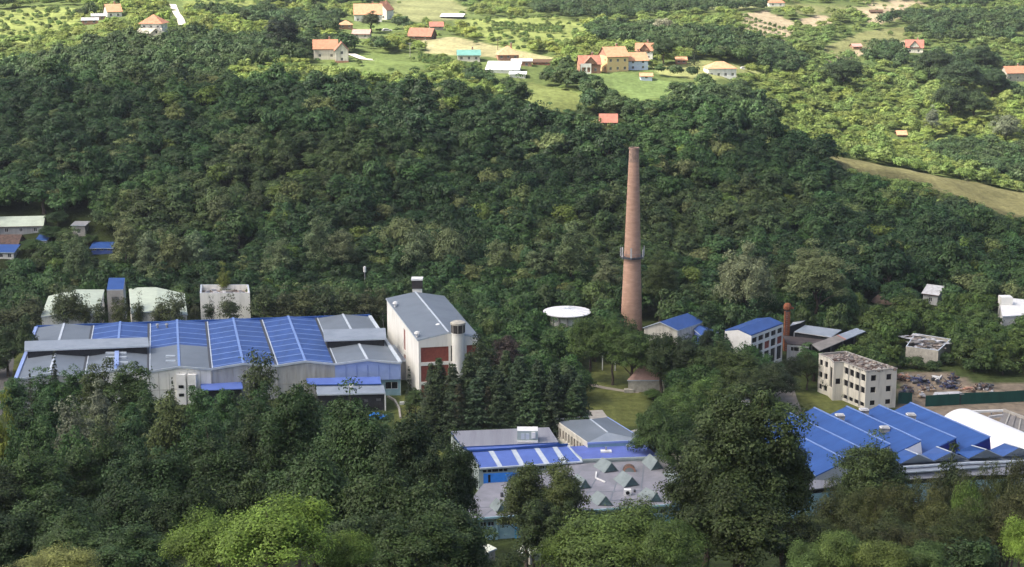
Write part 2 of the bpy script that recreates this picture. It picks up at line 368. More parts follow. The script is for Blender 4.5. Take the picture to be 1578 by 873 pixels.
def strip(name, pts, wid, m, z=0.03, **k):   # a road or path laid along world points
    mb = MB(); pts = [Vector(p) for p in pts]; L = []; Rr = []
    fine = []
    for p, q in zip(pts, pts[1:]):
        n = max(1, int((q - p).length / 4)); fine += [p.lerp(q, i / n) for i in range(n)]
    fine.append(pts[-1])
    for i, p in enumerate(fine):
        d = fine[min(i + 1, len(fine) - 1)] - fine[max(i - 1, 0)]; d.z = 0; d.normalize(); n = Vector((-d.y, d.x, 0)) * wid / 2
        for lst, q in ((L, p + n), (Rr, p - n)): q = q.copy(); q.z = max(ter(q.x, q.y), ter(p.x, p.y)) + z + (0.25 if p.y > 480 else 0); lst.append(q)
    for i in range(len(fine) - 1): mb.face([Rr[i], Rr[i + 1], L[i + 1], L[i]], m)
    o = mb.build(name); o['kind'] = 'structure'; return o
strip('road', [G(1228, 655), G(1212, 615), G(1205, 590), G(1196, 570), G(1170, 545)], 5.0, 'pavement')
strip('path', [G(900, 590), G(930, 597), G(968, 603), G(985, 604)], 1.8, 'pavement', 0.034)
strip('path', [G(915, 632), G(935, 660), G(970, 668), G(1000, 662)], 4.0, 'concrete', 0.026)
strip('path', [G(1010, 664), G(1040, 690), G(1060, 730)], 3.0, 'pavement', 0.022)
strip('road', [G(12, 530), G(10, 560), G(4, 600), G(-10, 640)], 3.6, 'asphalt', 0.03)
strip('road', [G(1640, 640), G(1560, 640), G(1480, 645), G(1440, 636)], 4.0, 'dirt', 0.03)
strip('driveway', [GND(266, 8), GND(271, 20), GND(278, 30), GND(281, 40)], 3.5, 'white_road', 0.25)
strip('driveway', [GND(540, 84), GND(560, 92), GND(580, 94)], 4.0, 'white_road', 0.2)

# ------------------------------------------------------------------ the cloud that shades the valley and leaves the village in the sun
def cloud(name, cx, cy, rx, ry, alt, thick, seed, fac):
    rnd = random.Random(seed); n, mm = 96, 26; P = []; F = []; ph = [rnd.uniform(0, 6.28) for _ in range(8)]
    def rim(a): return 1 + .10 * math.sin(3*a + ph[0]) + .07 * math.sin(5*a + ph[1]) + .05 * math.sin(9*a + ph[2]) + .035 * math.sin(17*a + ph[3]) + .02 * math.sin(31*a + ph[4])
    for i in range(mm + 1):
        th = math.pi * i / mm
        for k in range(n):
            a = 2 * math.pi * k / n; r = rim(a) * math.sin(th)
            z = math.cos(th) * thick * (1 + .3 * math.sin(6*a + 4*th + ph[5])) * (1.4 if th < math.pi/2 else .5)
            P.append((rx * r * math.cos(a), ry * r * math.sin(a), z))
    for i in range(mm):
        for k in range(n): j = (k + 1) % n; F.append((i*n + k, i*n + j, (i+1)*n + j, (i+1)*n + k))
    me = bpy.data.meshes.new(name); me.from_pydata(P, [], F); o = bpy.data.objects.new(name, me); COL.objects.link(o); o.location = (cx, cy, alt)
    off = SD * ((alt) / SD.z); o.location = (cx + off.x, cy + off.y, alt)
    m = bpy.data.materials.new('cloud_vapour'); m.use_nodes = True; t = m.node_tree; t.nodes.clear()
    out = t.nodes.new('ShaderNodeOutputMaterial'); mx = t.nodes.new('ShaderNodeMixShader'); tr = t.nodes.new('ShaderNodeBsdfTransparent'); tl = t.nodes.new('ShaderNodeBsdfTranslucent')
    tl.inputs[0].default_value = (.95, .95, .95, 1); mx.inputs[0].default_value = fac
    t.links.new(tr.outputs[0], mx.inputs[1]); t.links.new(tl.outputs[0], mx.inputs[2]); t.links.new(mx.outputs[0], out.inputs[0]); me.materials.append(m)
    for p in me.polygons: p.use_smooth = True
    o['kind'] = 'structure'
cloud('cloud', 20, 190, 520, 455, 640, 40, 3, 0.55)
# ------------------------------------------------------------------ big factory hall
def mid(a, b, t=0.5): return Vector(a).lerp(Vector(b), t)
def lift(p, z): return Vector((p.x, p.y, z))
def factory_hall():
    uf = [56, 142, 229, 317, 401.5, 486.5, 570]; vf = [504.7, 501.8, 498.9, 496, 493.1, 490.3, 487.5]
    un = [24, 128, 228, 324.5, 425.6, 516, 617]; vn = [585, 578, 573, 568.6, 563.5, 561, 559]
    ze, zr = 8.0, 8.9
    Fp = [G(u, v, ze) for u, v in zip(uf, vf)]; Np = [G(u, v, ze) for u, v in zip(un, vn)]
    root = thing('factory_hall', 'long factory hall of six low gabled bays, blue striped roofs between slate grey ends', 'factory', lift(Np[3], 0))
    blue = [0, .60, .55, 1.0, 1.0, 0]; blue_lo = [0, 0, 0, 0, 0, 0]
    names = ['slate grey', 'blue over slate grey', 'blue over slate grey', 'blue with white stripes', 'blue with white stripes', 'slate grey']
    for i in range(6):
        a, b, c, d = Fp[i], Fp[i+1], Np[i+1], Np[i]; rf = lift(mid(a, b), zr); rn = lift(mid(c, d), zr)
        mb = MB(); tb = blue[i]
        def sl(e0, e1, side):
            P = lambda s, t: mid(mid(e0, e1, t), mid(rf, rn, t), s)
            def q(t0, t1, m, z=0, s0=0, s1=1):
                pts = [P(s0, t0), P(s1, t0), P(s1, t1), P(s0, t1)]
                if side: pts = pts[::-1]
                mb.face([p + Vector((0, 0, z)) for p in pts], m)
            if tb > 0: q(0, tb, 'blue_hall')
            if tb < 1: q(tb, 1, 'slate_roof')
            if tb > 0:
                k = 9 if tb > .9 else 5
                for j in range(k):
                    t = (j + .55) * tb / k; q(t, t + .0105, 'blue_strip', 0.02, 0.02, 0.97)
            # soffit under the sheet
            mb.face([p - Vector((0, 0, .25)) for p in (P(0, 0), P(1, 0), P(1, 1), P(0, 1))], 'slate_light')
        sl(a, d, True); sl(b, c, False)
        mb.build('roof_bay', root, label='%s roof bay of the hall' % names[i])
        cp = MB(); cp.bar(rf + Vector((0, 0, .05)), rn + Vector((0, 0, .05)), .55, .12, 'blue_strip' if tb else 'trim_light'); cp.build('ridge_cap', root)
    for i in range(1, 6):
        gt = MB(); gt.bar(Fp[i] + Vector((0, 0, .07)), Np[i] + Vector((0, 0, .07)), .5, .16, 'dark_steel'); gt.bar(Fp[i] + Vector((.45, 0, .09)), Np[i] + Vector((.45, 0, .09)), .22, .2, 'trim_light'); gt.build('valley_gutter', root)
    for i in (0, 6):
        gt = MB(); gt.bar(Fp[i] + Vector((0, 0, .1)), Np[i] + Vector((0, 0, .1)), .8, .5, 'blue_panel' if i == 0 else 'trim_light'); gt.build('verge_trim', root)
    gt = MB(); gt.bar(Fp[0] + Vector((0, .2, .2)), Fp[6] + Vector((0, .2, .2)), .5, .7, 'blue_roof'); gt.build('parapet', root)
    gt = MB()
    for i in range(6):
        n = lift(mid(Np[i], Np[i+1]), zr)
        gt.bar(Np[i] + Vector((0, -.12, .0)), n + Vector((0, -.12, .0)), .18, .5, 'trim_light'); gt.bar(n + Vector((0, -.12, .0)), Np[i+1] + Vector((0, -.12, .0)), .18, .5, 'trim_light')
    gt.build('eaves_trim', root)
    # walls
    fw = MB(); cols = ['grey_wall', 'white_wall', 'white_wall', 'grey_wall', 'grey_wall', None]
    for i in range(5):
        n = lift(mid(Np[i], Np[i+1]), zr - .3); fw.wall(Np[i], Np[i+1], 0, ze - .26, cols[i]); fw.face([Np[i] - Vector((0, 0, .26)), Np[i+1] - Vector((0, 0, .26)), n], cols[i])
    L5 = (Np[6] - Np[5]).length
    hs = [(L5 - 3.4 - .3, L5 - .7, 1.5, 3.3), (L5 - 6.5, L5 - 4.6, 1.5, 3.6)]
    inw = Vector((0, .5, 0))
    fw.wall(Np[5] + inw, Np[6] + inw, 0, 4.0, 'teal_wall', hs, .3)
    fw.build('front_wall', root)
    for i in range(5):
        Lw = (Np[i+1] - Np[i]).length; dd = (Np[i+1] - Np[i]) / Lw
        jb = MB()
        for k in range(1, 6): q = Np[i] + dd * (Lw * k / 6); jb.box((q.x, q.y - .03, 0), .07, .05, ze - .3, 'concrete')
        jb.bar(lift(Np[i], 3.6) + Vector((0, -.04, 0)), lift(Np[i+1], 3.6) + Vector((0, -.04, 0)), .05, .08, 'concrete'); jb.build('panel_joint', root)
        dp = MB(); dp.tube((Np[i].x + .3, Np[i].y - .16, 0), (Np[i].x + .3, Np[i].y - .16, ze - .3), .11, 'steel', n=6); dp.build('downpipe', root)
    windows(root, Np[5] + inw, Np[6] + inw, hs, .28, 'dark_glass', 'white_paint')
    pn = MB(); n = lift(mid(Np[5], Np[6]), zr - .3)
    pn.prism([Np[5].xy, Np[6].xy, (Np[6] + Vector((0, .5, 0))).xy, (Np[5] + Vector((0, .5, 0))).xy], 4.0, ze - .26, 'blue_panel'); pn.face([Np[5] + Vector((0, -.01, -.26)), Np[6] + Vector((0, -.01, -.26)), n + Vector((0, -.01, 0))], 'blue_panel')
    d = (Np[6] - Np[5]) / L5
    for k in range(1, 6): pn.box(Np[5] + d * (k * L5 / 6) + Vector((0, -.03, 4.0 - ze)), .07, .05, 3.7, 'blue_pale')
    pn.build('cladding', root)
    sw = MB(); sw.wall(Fp[0], Np[0], 0, ze - .26, 'grey_wall'); sw.wall(Np[6], Fp[6], 0, ze - .26, 'grey_wall'); sw.wall(Fp[6], Fp[0], 0, ze - .26, 'grey_wall'); sw.build('side_wall', root)
    # raised monitors crossing the bays
    for q, in (([(38, 526.7), (228, 520.8), (229.5, 532.4), (37.5, 539.5)],), ([(497.8, 509), (594, 506.5), (595.5, 521.0), (500, 524)],)):
        pts = [G(u, v, 10.2) for u, v in q]; mb = MB()
        mb.slab([pts[3], pts[2], pts[1] + Vector((0, 0, .25)), pts[0] + Vector((0, 0, .25))], .35, 'slate_light', 'trim_light')
        mb.prism([(pts[3] + Vector((.6, .5, 0))).xy, (pts[2] + Vector((-.6, .5, 0))).xy, (pts[1] + Vector((-.6, -.4, 0))).xy, (pts[0] + Vector((.6, -.4, 0))).xy], 7.6, 9.86, 'dark_wall')
        mb.build('roof_monitor', root)
    # roof lights on bay two and three
    for (u, v) in ((179, 545), (179, 552), (181, 560)):
        for du in (-8.5, 8.5):
            mb = MB(); c = G(u + du, v, 8.6); mb.box(c, 2.3, .55, .45, 'trim_light'); mb.build('skylight', root)
    for v in (550, 557.5):
        mb = MB(); c = G(263, v, 8.6); mb.box(c, 2.2, .55, .45, 'trim_light'); mb.build('skylight', root)
    mb = MB(); mb.bar(G(180, 541, 9.15), G(179.5, 562, 9.15), 1.0, .3, 'blue_panel'); mb.build('skylight', root)
    for u, v in ((243, 503), (257, 502.6)):
        mb = MB(); c = G(u, v, 8.9); mb.lathe(c, [(.25, c.z - .3), (.25, c.z + .4), (.5, c.z + .45), (.35, c.z + .75), (.02, c.z + .85)], 'steel', 10); mb.build('roof_vent', root)
    # white door bays on the front
    for u0, u1 in ((276, 290), (293, 306)):
        a = G(u0, 572, 7); b = G(u1, 572, 7); a.y = b.y = lerp(Np[2].y, Np[3].y, .6) - .9
        mb = MB(); mb.prism([a.xy, b.xy, (b.x, b.y + 1), (a.x, a.y + 1)], 0, 7.2, 'white_paint'); mb.build('stair_bay', root)
        mb = MB(); mb.box((mid(a, b).x, a.y - .04, 4.0), 1.2, .08, .7, 'dark_glass'); mb.build('window', root)
        mb = MB(); mb.box((mid(a, b).x, a.y - .04, 2.0), 1.2, .08, .7, 'dark_glass'); mb.build('window', root)
    for q, m, zt in (([(308, 584), (372, 581), (374, 595), (310, 598)], 'blue_pale', 4.8),):
        p = [G(u, v, zt) for u, v in q]; mb = MB(); mb.slab([p[3] + Vector((0, 0, -.5)), p[2] + Vector((0, 0, -.5)), p[1], p[0]], .2, m); mb.build('canopy', root)
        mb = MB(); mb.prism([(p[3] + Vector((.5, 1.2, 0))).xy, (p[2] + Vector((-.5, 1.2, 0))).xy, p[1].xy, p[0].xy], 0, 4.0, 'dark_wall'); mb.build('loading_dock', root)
    CLEAR.append(([(24,587),(40,500),(575,480),(620,500),(622,598),(598,600),(596,630),(500,630),(470,600),(432,594),(420,585),(375,590),(305,594),(240,600),(228,578),(120,566),(60,576)], 372)); FOOT.append([p.xy for p in (Np[0], Np[6], Fp[6], Fp[0])])
factory_hall()
def front_annex():
    a, b, c, d = G(474, 592.3, 4.9), G(587.5, 590.8, 4.9), G(585.5, 580, 5.4), G(472, 582.5, 5.4)
    root = thing('loading_annex', 'low dark walled annex with blue lean-to roof in front of the hall', 'factory annex', (a.x, a.y, 0))
    mb = MB(); mb.slab([a, b, c, d], .25, 'blue_pale', 'blue_roof'); mb.build('upper_roof', root)
    e, f, g, h = G(489, 607.5, 4.3), G(594, 605, 4.3), G(591, 592.5, 4.45), G(486, 594, 4.45)
    mb = MB(); mb.slab([e, f, g, h], .3, 'slate_light', 'trim_light'); mb.build('lower_roof', root)
    L = (f - e).length; hs = [(L * .52, L * .58, 2.2, 2.8), (L * .68, L * .74, 2.2, 2.8), (L * .86, L * .93, 2.3, 2.9)]
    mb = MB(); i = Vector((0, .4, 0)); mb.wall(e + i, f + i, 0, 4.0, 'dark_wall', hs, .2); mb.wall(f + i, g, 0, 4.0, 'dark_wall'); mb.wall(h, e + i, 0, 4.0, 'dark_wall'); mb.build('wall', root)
    windows(root, e + i, f + i, hs, .18, 'scrap_grey')
    mb = MB(); mb.box((f.x - .1, f.y + .2, 0), .3, .3, 4.1, 'white_paint'); mb.build('downpipe', root)
    mb = MB(); c = G(542, 599, 4.35); mb.lathe(c, [(.3, c.z - .1), (.3, c.z + .5), (.6, c.z + .6), (.5, c.z + 1.1), (.1, c.z + 1.35)], 'white_paint', 12); mb.build('roof_vent', root, smooth=True)
    FOOT.append([p.xy for p in (e, f, c, h)])
front_annex()
def boxy_house(name, label, cat, px, z, wallm, roofm, clear=None, h=0.35, over=.3, group=None, slope=0.0):
    p = [G(u, v, z) for u, v in px]   # near-left, near-right, far-right, far-left at roof height
    c = sum(p, Vector((0, 0, 0))) / 4; root = thing(name, label, cat, (c.x, c.y, 0), group)
    ins = [mid(q, c, over / max(1, (q - c).length)) for q in p]
    mb = MB(); mb.prism([q.xy for q in ins], 0, z - h, wallm); mb.build('wall', root)
    mb = MB(); mb.slab([p[0], p[1], p[2] + Vector((0, 0, slope)), p[3] + Vector((0, 0, slope))], h, roofm, 'trim_light'); mb.build('roof', root)
    FOOT.append([q.xy for q in p]); return root, p
# ------------------------------------------------------------------ white gabled building with the round stair tower
def white_building():
    nl, nr, fr, fl = G(644.9, 523.4, 14.5), G(737.4, 518.6, 14.5), G(682.9, 455.5, 14.5), G(596.2, 459.2, 14.5)
    root = thing('white_hall', 'white gabled building with slate roof, red brick panels and round stair tower', 'industrial building', (nl.x, nl.y, 0))
    rn, rf = lift(mid(nl, nr), 15.9), lift(mid(fl, fr), 15.9)
    mb = MB(); o = Vector((-.3, 0, 0))
    mb.slab([nl + o, rn, rf, fl + o], .3, 'slate_roof', 'trim_light'); mb.slab([rn, nr - o, fr - o, rf], .3, 'slate_roof', 'trim_light'); mb.build('roof', root)
    mb = MB(); mb.bar(rn + Vector((0, 0, .06)), rf + Vector((0, 0, .06)), .4, .12, 'trim_light'); mb.build('ridge_cap', root)
    L = (nr - nl).length; mw = MB(); hs = []
    for z0, z1 in ((9.0, 12.6), (4.3, 8.2), (.4, 3.5)):
        hs += [(.5, L * .50, z0, z1), (L * .80, L - .4, z0, z1)]
    slot = [(L * .535, L * .575, 8.9, 12.7)]
    mw.wall(nl, nr, 0, 14.2, 'white_wall', hs + slot, .25)
    mw.face([nl - Vector((0, 0, .3)), nr - Vector((0, 0, .3)), rn - Vector((0, 0, .3))], 'white_wall')
    Ls = (nl - fl).length; ss = [(Ls * .55, Ls * .60, 2, 6.2), (Ls * .55, Ls * .60, 7.2, 12.5)]
    mw.wall(fl, nl, 0, 14.2, 'white_wall', ss, .2); mw.wall(nr, fr, 0, 14.2, 'white_wall'); mw.wall(fr, fl, 0, 14.2, 'white_wall'); mw.face([fr - Vector((0, 0, .3)), fl - Vector((0, 0, .3)), rf - Vector((0, 0, .3))], 'white_wall')
    mw.build('wall', root)
    windows(root, nl, nr, hs, .24, 'red_brick', name='brick_panel'); windows(root, nl, nr, slot, .24, 'dark_glass')
    windows(root, fl, nl, ss, .18, 'red_brick', name='brick_panel')
    # round stair tower
    t = mid(nl, nr, .66); c = (t.x, t.y - .6, 0)
    tw = MB(); tw.lathe(c, [(1.45, 0), (1.45, 15.6), (1.55, 15.65), (1.55, 15.9)], 'white_wall', 28); tw.build('stair_tower', root, smooth=True)
    ln = MB(); ln.lathe(c, [(1.35, 15.9), (1.6, 16.0), (1.6, 17.9), (1.75, 18.0), (1.75, 18.35), (1.2, 18.6), (.02, 18.65)], 'louvre', 14); la = ln.build('lantern', root)
    cp = MB(); cp.lathe(c, [(1.78, 17.95), (1.78, 18.38), (1.2, 18.65), (.02, 18.7)], 'stone_wall', 20)
    for k in range(8):
        a = k * math.pi / 4; cp.box((c[0] + 1.6 * math.cos(a), c[1] + 1.6 * math.sin(a), 16.0), .16, .16, 2.0, 'concrete', a)
    cp.build('cap', la)
    an = MB(); an.tube((c[0], c[1], 18.6), (c[0], c[1], 21.0), .07, 'steel', .03); an.build('antenna', root)
    # louvred vent tower at the back
    b = G(643.7, 452, 14.5); b.y -= 1.5
    vt = MB(); vt.box((b.x, b.y, 13), 2.4, 2.4, 3.4, 'white_wall'); v0 = vt.build('vent_tower', root)
    vt = MB(); vt.box((b.x, b.y, 16.4), 2.7, 2.7, 2.2, 'louvre'); vt.box((b.x, b.y, 18.6), 3.0, 3.0, .4, 'white_paint'); vt.build('louvre_box', v0)
    for u, v in ((609.4, 469.5), (675.3, 504), (642.9, 516)):
        p = G(u, v, 15.0); mb = MB(); mb.lathe(p, [(.35, p.z - .5), (.35, p.z + .3), (.75, p.z + .35), (.6, p.z + .75), (.02, p.z + 1.0)], 'white_paint', 12); mb.build('roof_vent', root, smooth=True)
    CLEAR.append(([(593,450),(635,430),(655,430),(690,452),(740,515),(740,545),(700,550),(665,560),(652,575),(648,610),(600,520)], 380)); FOOT.append([q.xy for q in (nl, nr, fr, fl)])
    # low link next to it
    root, p = boxy_house('link_building', 'low grey link building squeezed between the hall and the white gabled building', 'link building', [(606,556),(626,555),(620,530),(602,531)], 5.0, 'grey_wall', 'slate_light')
white_building()
# ------------------------------------------------------------------ brick chimney
def chimney():
    c = G(972.7, 508, 0); root = thing('brick_chimney', 'tall tapering brick factory chimney with a steel antenna ring halfway up', 'chimney', c)
    mb = MB(); prof = []
    for k in range(41):
        z = 50 * k / 40; r = 3.02 - 1.72 * (k / 40) ** 0.93; prof.append((r, z))
        if k % 5 == 2 and k < 38: prof.append((r + .035, z + .05)); prof.append((r + .035, z + .28)); prof.append((r - .02, z + .3))
    mb.lathe(c, prof[:-6], 'chimney_brick', 40); mb.build('shaft', root, smooth=True)
    mb = MB(); mb.lathe(c, prof[-7:-1] + [(1.3, 49.6), (1.42, 49.65), (1.42, 50.1), (1.05, 50.1), (1.05, 48)], 'soot_brick', 40); mb.build('crown', root)
    z = 20.4; R = 2.28
    mb = MB(); mb.lathe(c, [(R - .1, z - .5), (R + .55, z - .1), (R + .75, z - .1), (R + .75, z + .1), (R - .05, z + .1)], 'dark_steel', 28)
    rng = MB(); rng.lathe(c, [(R + .72, z - .25), (R + .8, z - .25), (R + .8, z + .2), (R + .72, z + .2)], 'dark_steel', 28)
    for k in range(14):
        a = k * 2 * math.pi / 14; x, y = c.x + (R + .72) * math.cos(a), c.y + (R + .72) * math.sin(a); rng.tube((x, y, z), (x, y, z + 1.1), .035, 'steel', n=5)
        a2 = (k + 1) * 2 * math.pi / 14; rng.tube((x, y, z + 1.1), (c.x + (R + .72) * math.cos(a2), c.y + (R + .72) * math.sin(a2), z + 1.1), .035, 'steel', n=5)
    pl = mb.build('platform', root); rng.build('railing', pl)
    for k, a in enumerate((-100, -32, 178, -150, 60, 120, 10)):
        a = R_(a); x, y = c.x + (R + .95) * math.cos(a), c.y + (R + .95) * math.sin(a)
        mb = MB(); mb.box((x, y, z + .2), .42, .2, 2.1 if k % 3 else 2.7, 'ash_sheet', a + math.pi / 2); mb.tube((x, y, z - .5), (x, y, z + 3), .05, 'steel', n=6); mb.build('antenna', root)
    CLEAR.append(([(957,500),(962,222),(980,222),(991,500)], 446)); FOOT.append([(c.x - 4, c.y - 4), (c.x + 4, c.y - 4), (c.x + 4, c.y + 4), (c.x - 4, c.y + 4)])
chimney()
# ------------------------------------------------------------------ buildings behind the hall
def shed(name, label, px, ze, zr, wallm, roofm, axis='width', parapet=False, cat='shed', over=.4, group=None, verge='trim_light', thick=.25, holes=None):
    nl, nr, fr, fl = [G(u, v, ze) for u, v in px]
    c = (nl + nr + fr + fl) / 4; root = thing(name, label, cat, (c.x, c.y, 0), group)
    if axis == 'depth': a, b = lift(mid(nl, nr), zr), lift(mid(fl, fr), zr); sl = [[nl, a, b, fl], [a, nr, fr, b]]; gab = [(nl, nr, a), (fr, fl, b)]
    elif axis == 'width': a, b = lift(mid(nl, fl), zr), lift(mid(nr, fr), zr); sl = [[nl, nr, b, a], [a, b, fr, fl]]; gab = [(fl, nl, a), (nr, fr, b)]
    else: a = lift(c, zr); sl = [[nl, nr, a], [nr, fr, a], [fr, fl, a], [fl, nl, a]]; gab = []
    mb = MB()
    for s in sl:
        s2 = [p + (p - lift(c, p.z)).normalized() * over if p not in (a,) else p for p in s] if axis == 'pyr' else [p + (p - lift(c, p.z)).normalized() * over for p in s]
        mb.slab(s2, thick, roofm, verge)
    mb.build('roof', root)
    mw = MB(); P = [nl, nr, fr, fl]; zt = ze - thick - .02
    for i in range(4):
        h = (holes or {}).get(i, ()); mw.wall(P[i], P[(i+1) % 4], 0, zt, wallm, h, .25)
    for p, q, r in gab: mw.face([lift(p, zt), lift(q, zt), lift(r, zr - thick - .02)], wallm)
    mw.build('wall', root)
    for i, h in (holes or {}).items(): windows(root, P[i], P[(i+1) % 4], h, .23)
    FOOT.append([q.xy for q in P]); return root, P
shed('long_shed', 'pale green and white shed left of the small blue roofed tower', [(64,487),(150,484),(160,446),(76,456)], 8.0, 8.9, 'white_wall', 'mint_sheet', 'depth')
shed('long_shed', 'pale green and white shed right of the small blue roofed tower, behind young trees', [(203,482),(288,484),(283,452),(199,443)], 8.0, 8.9, 'white_wall', 'mint_sheet', 'depth')
def blue_tower():
    nl, nr, fr, fl = [G(u, v, z) for u, v, z in ((164.5,446,14.6),(190,445.5,14.6),(192,430.5,16.2),(165,432.5,16.2))]
    nl = Vector((nl.x, nl.y, 14.6)); root = thing('roof_tower', 'small grey tower with a tilted blue roof between the two pale sheds', 'tower', (nl.x, nl.y, 0))
    fl.y = fr.y = nl.y + 5.5; fl.z = fr.z = 16.6
    mb = MB(); mb.slab([nl, nr, fr, fl], .25, 'blue_roof', 'trim_light'); mb.build('roof', root)
    L = (nr - nl).length; hs = [(1.2, L - 1.2, 10.6, 12.6)]
    mb = MB(); mb.wall(nl, nr, 0, 14.3, 'concrete', hs, .3); mb.wall(nr, fr, 0, 14.3, 'grey_wall'); mb.wall(fl, nl, 0, 14.3, 'grey_wall'); mb.wall(fr, fl, 0, 16.3, 'grey_wall'); mb.face([lift(nr, 14.3), lift(fr, 14.3), lift(fr, 16.35)], 'grey_wall'); mb.face([lift(fl, 14.3), lift(nl, 14.3), lift(fl, 16.35)], 'grey_wall'); mb.build('wall', root)
    windows(root, nl, nr, hs, .28, 'scrap_grey')
blue_tower()
def roofless(name, label, px, zt, wallm, cat='ruined building'):
    P = [G(u, v, zt) for u, v in px]; c = sum(P, Vector((0, 0, 0))) / 4; root = thing(name, label, cat, (c.x, c.y, 0))
    mb = MB()
    for i in range(4): mb.wall(P[i], P[(i+1) % 4], 0, zt, wallm)
    inn = [mid(p, c, .06) for p in P]
    for i in range(4): j = (i + 1) % 4; mb.face([inn[j] * 1, inn[i] * 1, lift(inn[i], 1), lift(inn[j], 1)], wallm); mb.face([P[i], P[j], inn[j], inn[i]], 'trim_light')
    mb.build('wall', root); mb = MB(); mb.face([lift(p, zt - 1.6) for p in inn], 'rubble_roof')
    rr = random.Random(5)
    for _ in range(26):
        t, s = rr.uniform(.1, .9), rr.uniform(.1, .9); q = mid(mid(inn[0], inn[1], t), mid(inn[3], inn[2], t), s); mb.box((q.x, q.y, zt - 1.7), rr.uniform(.4, 2), rr.uniform(.3, 1.4), rr.uniform(.2, .8), rr.choice(['rubble_roof', 'ash_sheet', 'old_sheet']), rr.uniform(0, 3))
    mb.build('roof_deck', root); FOOT.append([q.xy for q in P]); return root, P
roofless('ruined_building', 'white walled roofless building behind the hall, left of the white gabled building', [(308,451),(385,451),(383,438),(309,438)], 9.5, 'white_wall')
CLEAR.append(([(64,486),(76,447),(160,442),(165,429),(193,429),(200,441),(290,450),(290,484)], 435)); CLEAR.append(([(309,485),(308,440),(385,440),(386,485)], 460))
# far left roofs
# ------------------------------------------------------------------ round tank
def tank():
    c = G(874, 486, 0); c = G(874, 479, 6.2); c.z = 0; root = thing('round_tank', 'round white tank with a wide low cone roof left of the chimney', 'tank', c)
    mb = MB(); mb.lathe(c, [(4.2, 0), (4.2, 5.0), (5.2, 5.7)], 'white_wall', 28)
    mb.build('drum', root, smooth=False)
    mb = MB(); mb.lathe(c, [(5.1, 5.75), (6.2, 5.7), (6.5, 5.95), (6.5, 6.15), (.02, 7.0)], 'white_fabric', 28); mb.build('roof', root)
    mb = MB()
    for k in range(14):
        a = k * 2 * math.pi / 14; mb.bar((c.x, c.y, 7.02), (c.x + 6.5 * math.cos(a), c.y + 6.5 * math.sin(a), 6.16), .1, .06, 'trim_light')
    mb.build('roof_rib', root)
    mb = MB()
    for k in range(12):
        a = k * math.pi / 6; mb.box((c.x + 4.3 * math.cos(a), c.y + 4.3 * math.sin(a), 0), .35, .35, 5.6, 'concrete', a)
    mb.build('pillar', root)
    CLEAR.append(([(835,467),(913,467),(913,486),(893,492),(848,492),(835,486)], 455)); FOOT.append([(c.x - 6, c.y - 6), (c.x + 6, c.y - 6), (c.x + 6, c.y + 6), (c.x - 6, c.y + 6)])
tank()
def pipe_bridge():
    a, b = G(870, 541, 4.5), G(948, 543, 4.5); root = thing('pipe_bridge', 'white horizontal pipe bridge on thin legs among trees below the tank', 'pipe bridge', (a.x, a.y, 0))
    mb = MB(); mb.tube(a, b, .32, 'white_paint'); mb.tube(a + Vector((0, -.9, .1)), b + Vector((0, -.9, .1)), .2, 'white_paint'); mb.build('pipe', root)
    for k in range(5):
        p = mid(a, b, k / 4); mb = MB(); mb.box((p.x, p.y - .4, 0), .25, .25, 4.2, 'white_paint'); mb.box((p.x, p.y - .4, 4.0), .3, 1.8, .2, 'steel'); mb.build('leg', root)
    CLEAR.append(([(874,538),(905,538),(905,545),(874,545)], a.y))
pipe_bridge()
# blue roofed buildings by the chimney
r_, P_ = shed('blue_gabled_shed', 'cream gabled shed with a bright blue roof just right of the chimney', [(992.5,504),(1044,508),(1084,495.5),(1032,491)], 6.5, 8.4, 'cream_wall', 'blue_hall', 'depth', holes={0: [(5.6, 6.4, 3.6, 4.8), (6.8, 7.6, 3.6, 4.8)]})
shed('blue_lean_to', 'low blue roofed annex behind conifers between the cream shed and the white framed building', [(1083,518),(1105,511),(1084,502),(1068,505)], 5.4, 6.0, 'blue_pale', 'blue_hall', 'depth')
def framed_building():
    zt = 10.0; nl, nr, fr, fl = G(1117, 508, zt), G(1158, 515.5, zt), G(1207, 497.3, zt), G(1166, 490, zt)
    root = thing('framed_building', 'white framed building with dark windows and a blue roof beside the rusty tower', 'factory', (nr.x, nr.y, 0))
    a, b = lift(mid(nl, nr), zt + .9), lift(mid(fl, fr), zt + .9); mb = MB(); mb.slab([nl, a, b, fl], .3, 'blue_hall', 'blue_roof'); mb.slab([a, nr, fr, b], .3, 'blue_hall', 'blue_roof'); mb.build('roof', root)
    L = (fr - nr).length; n = 5; hs = []
    for k in range(n):
        x0, x1 = k * L / n + .35, (k + 1) * L / n - .2
        hs += [(x0, x1, 7.6, 9.0), (x0, x1, 4.9, 6.9), (x0, x1, .8, 4.4)]
    mb = MB(); mb.wall(nr, fr, 0, zt - .3, 'white_paint', hs, .35); mb.wall(nl, nr, 0, zt - .3, 'white_paint'); mb.wall(fl, nl, 0, zt - .3, 'white_paint'); mb.wall(fr, fl, 0, zt - .3, 'white_paint'); mb.face([lift(nl, zt - .3), lift(nr, zt - .3), a - Vector((0, 0, .3))], 'white_paint'); mb.build('wall', root)
    windows(root, nr, fr, hs, .33, 'dark_glass'); windows(root, nr, fr, [hs[7], hs[13]], .30, 'red_brick', name='brick_panel')
    CLEAR.append(([(1118,505),(1165,488),(1209,492),(1209,545),(1180,550),(1160,520),(1120,518)], 430)); FOOT.append([q.xy for q in (nl, nr, fr, fl)])
framed_building()
CLEAR.append(([(994,503),(1048,481),(1104,507),(1100,514),(1070,512),(1044,520),(1000,512)], 430))
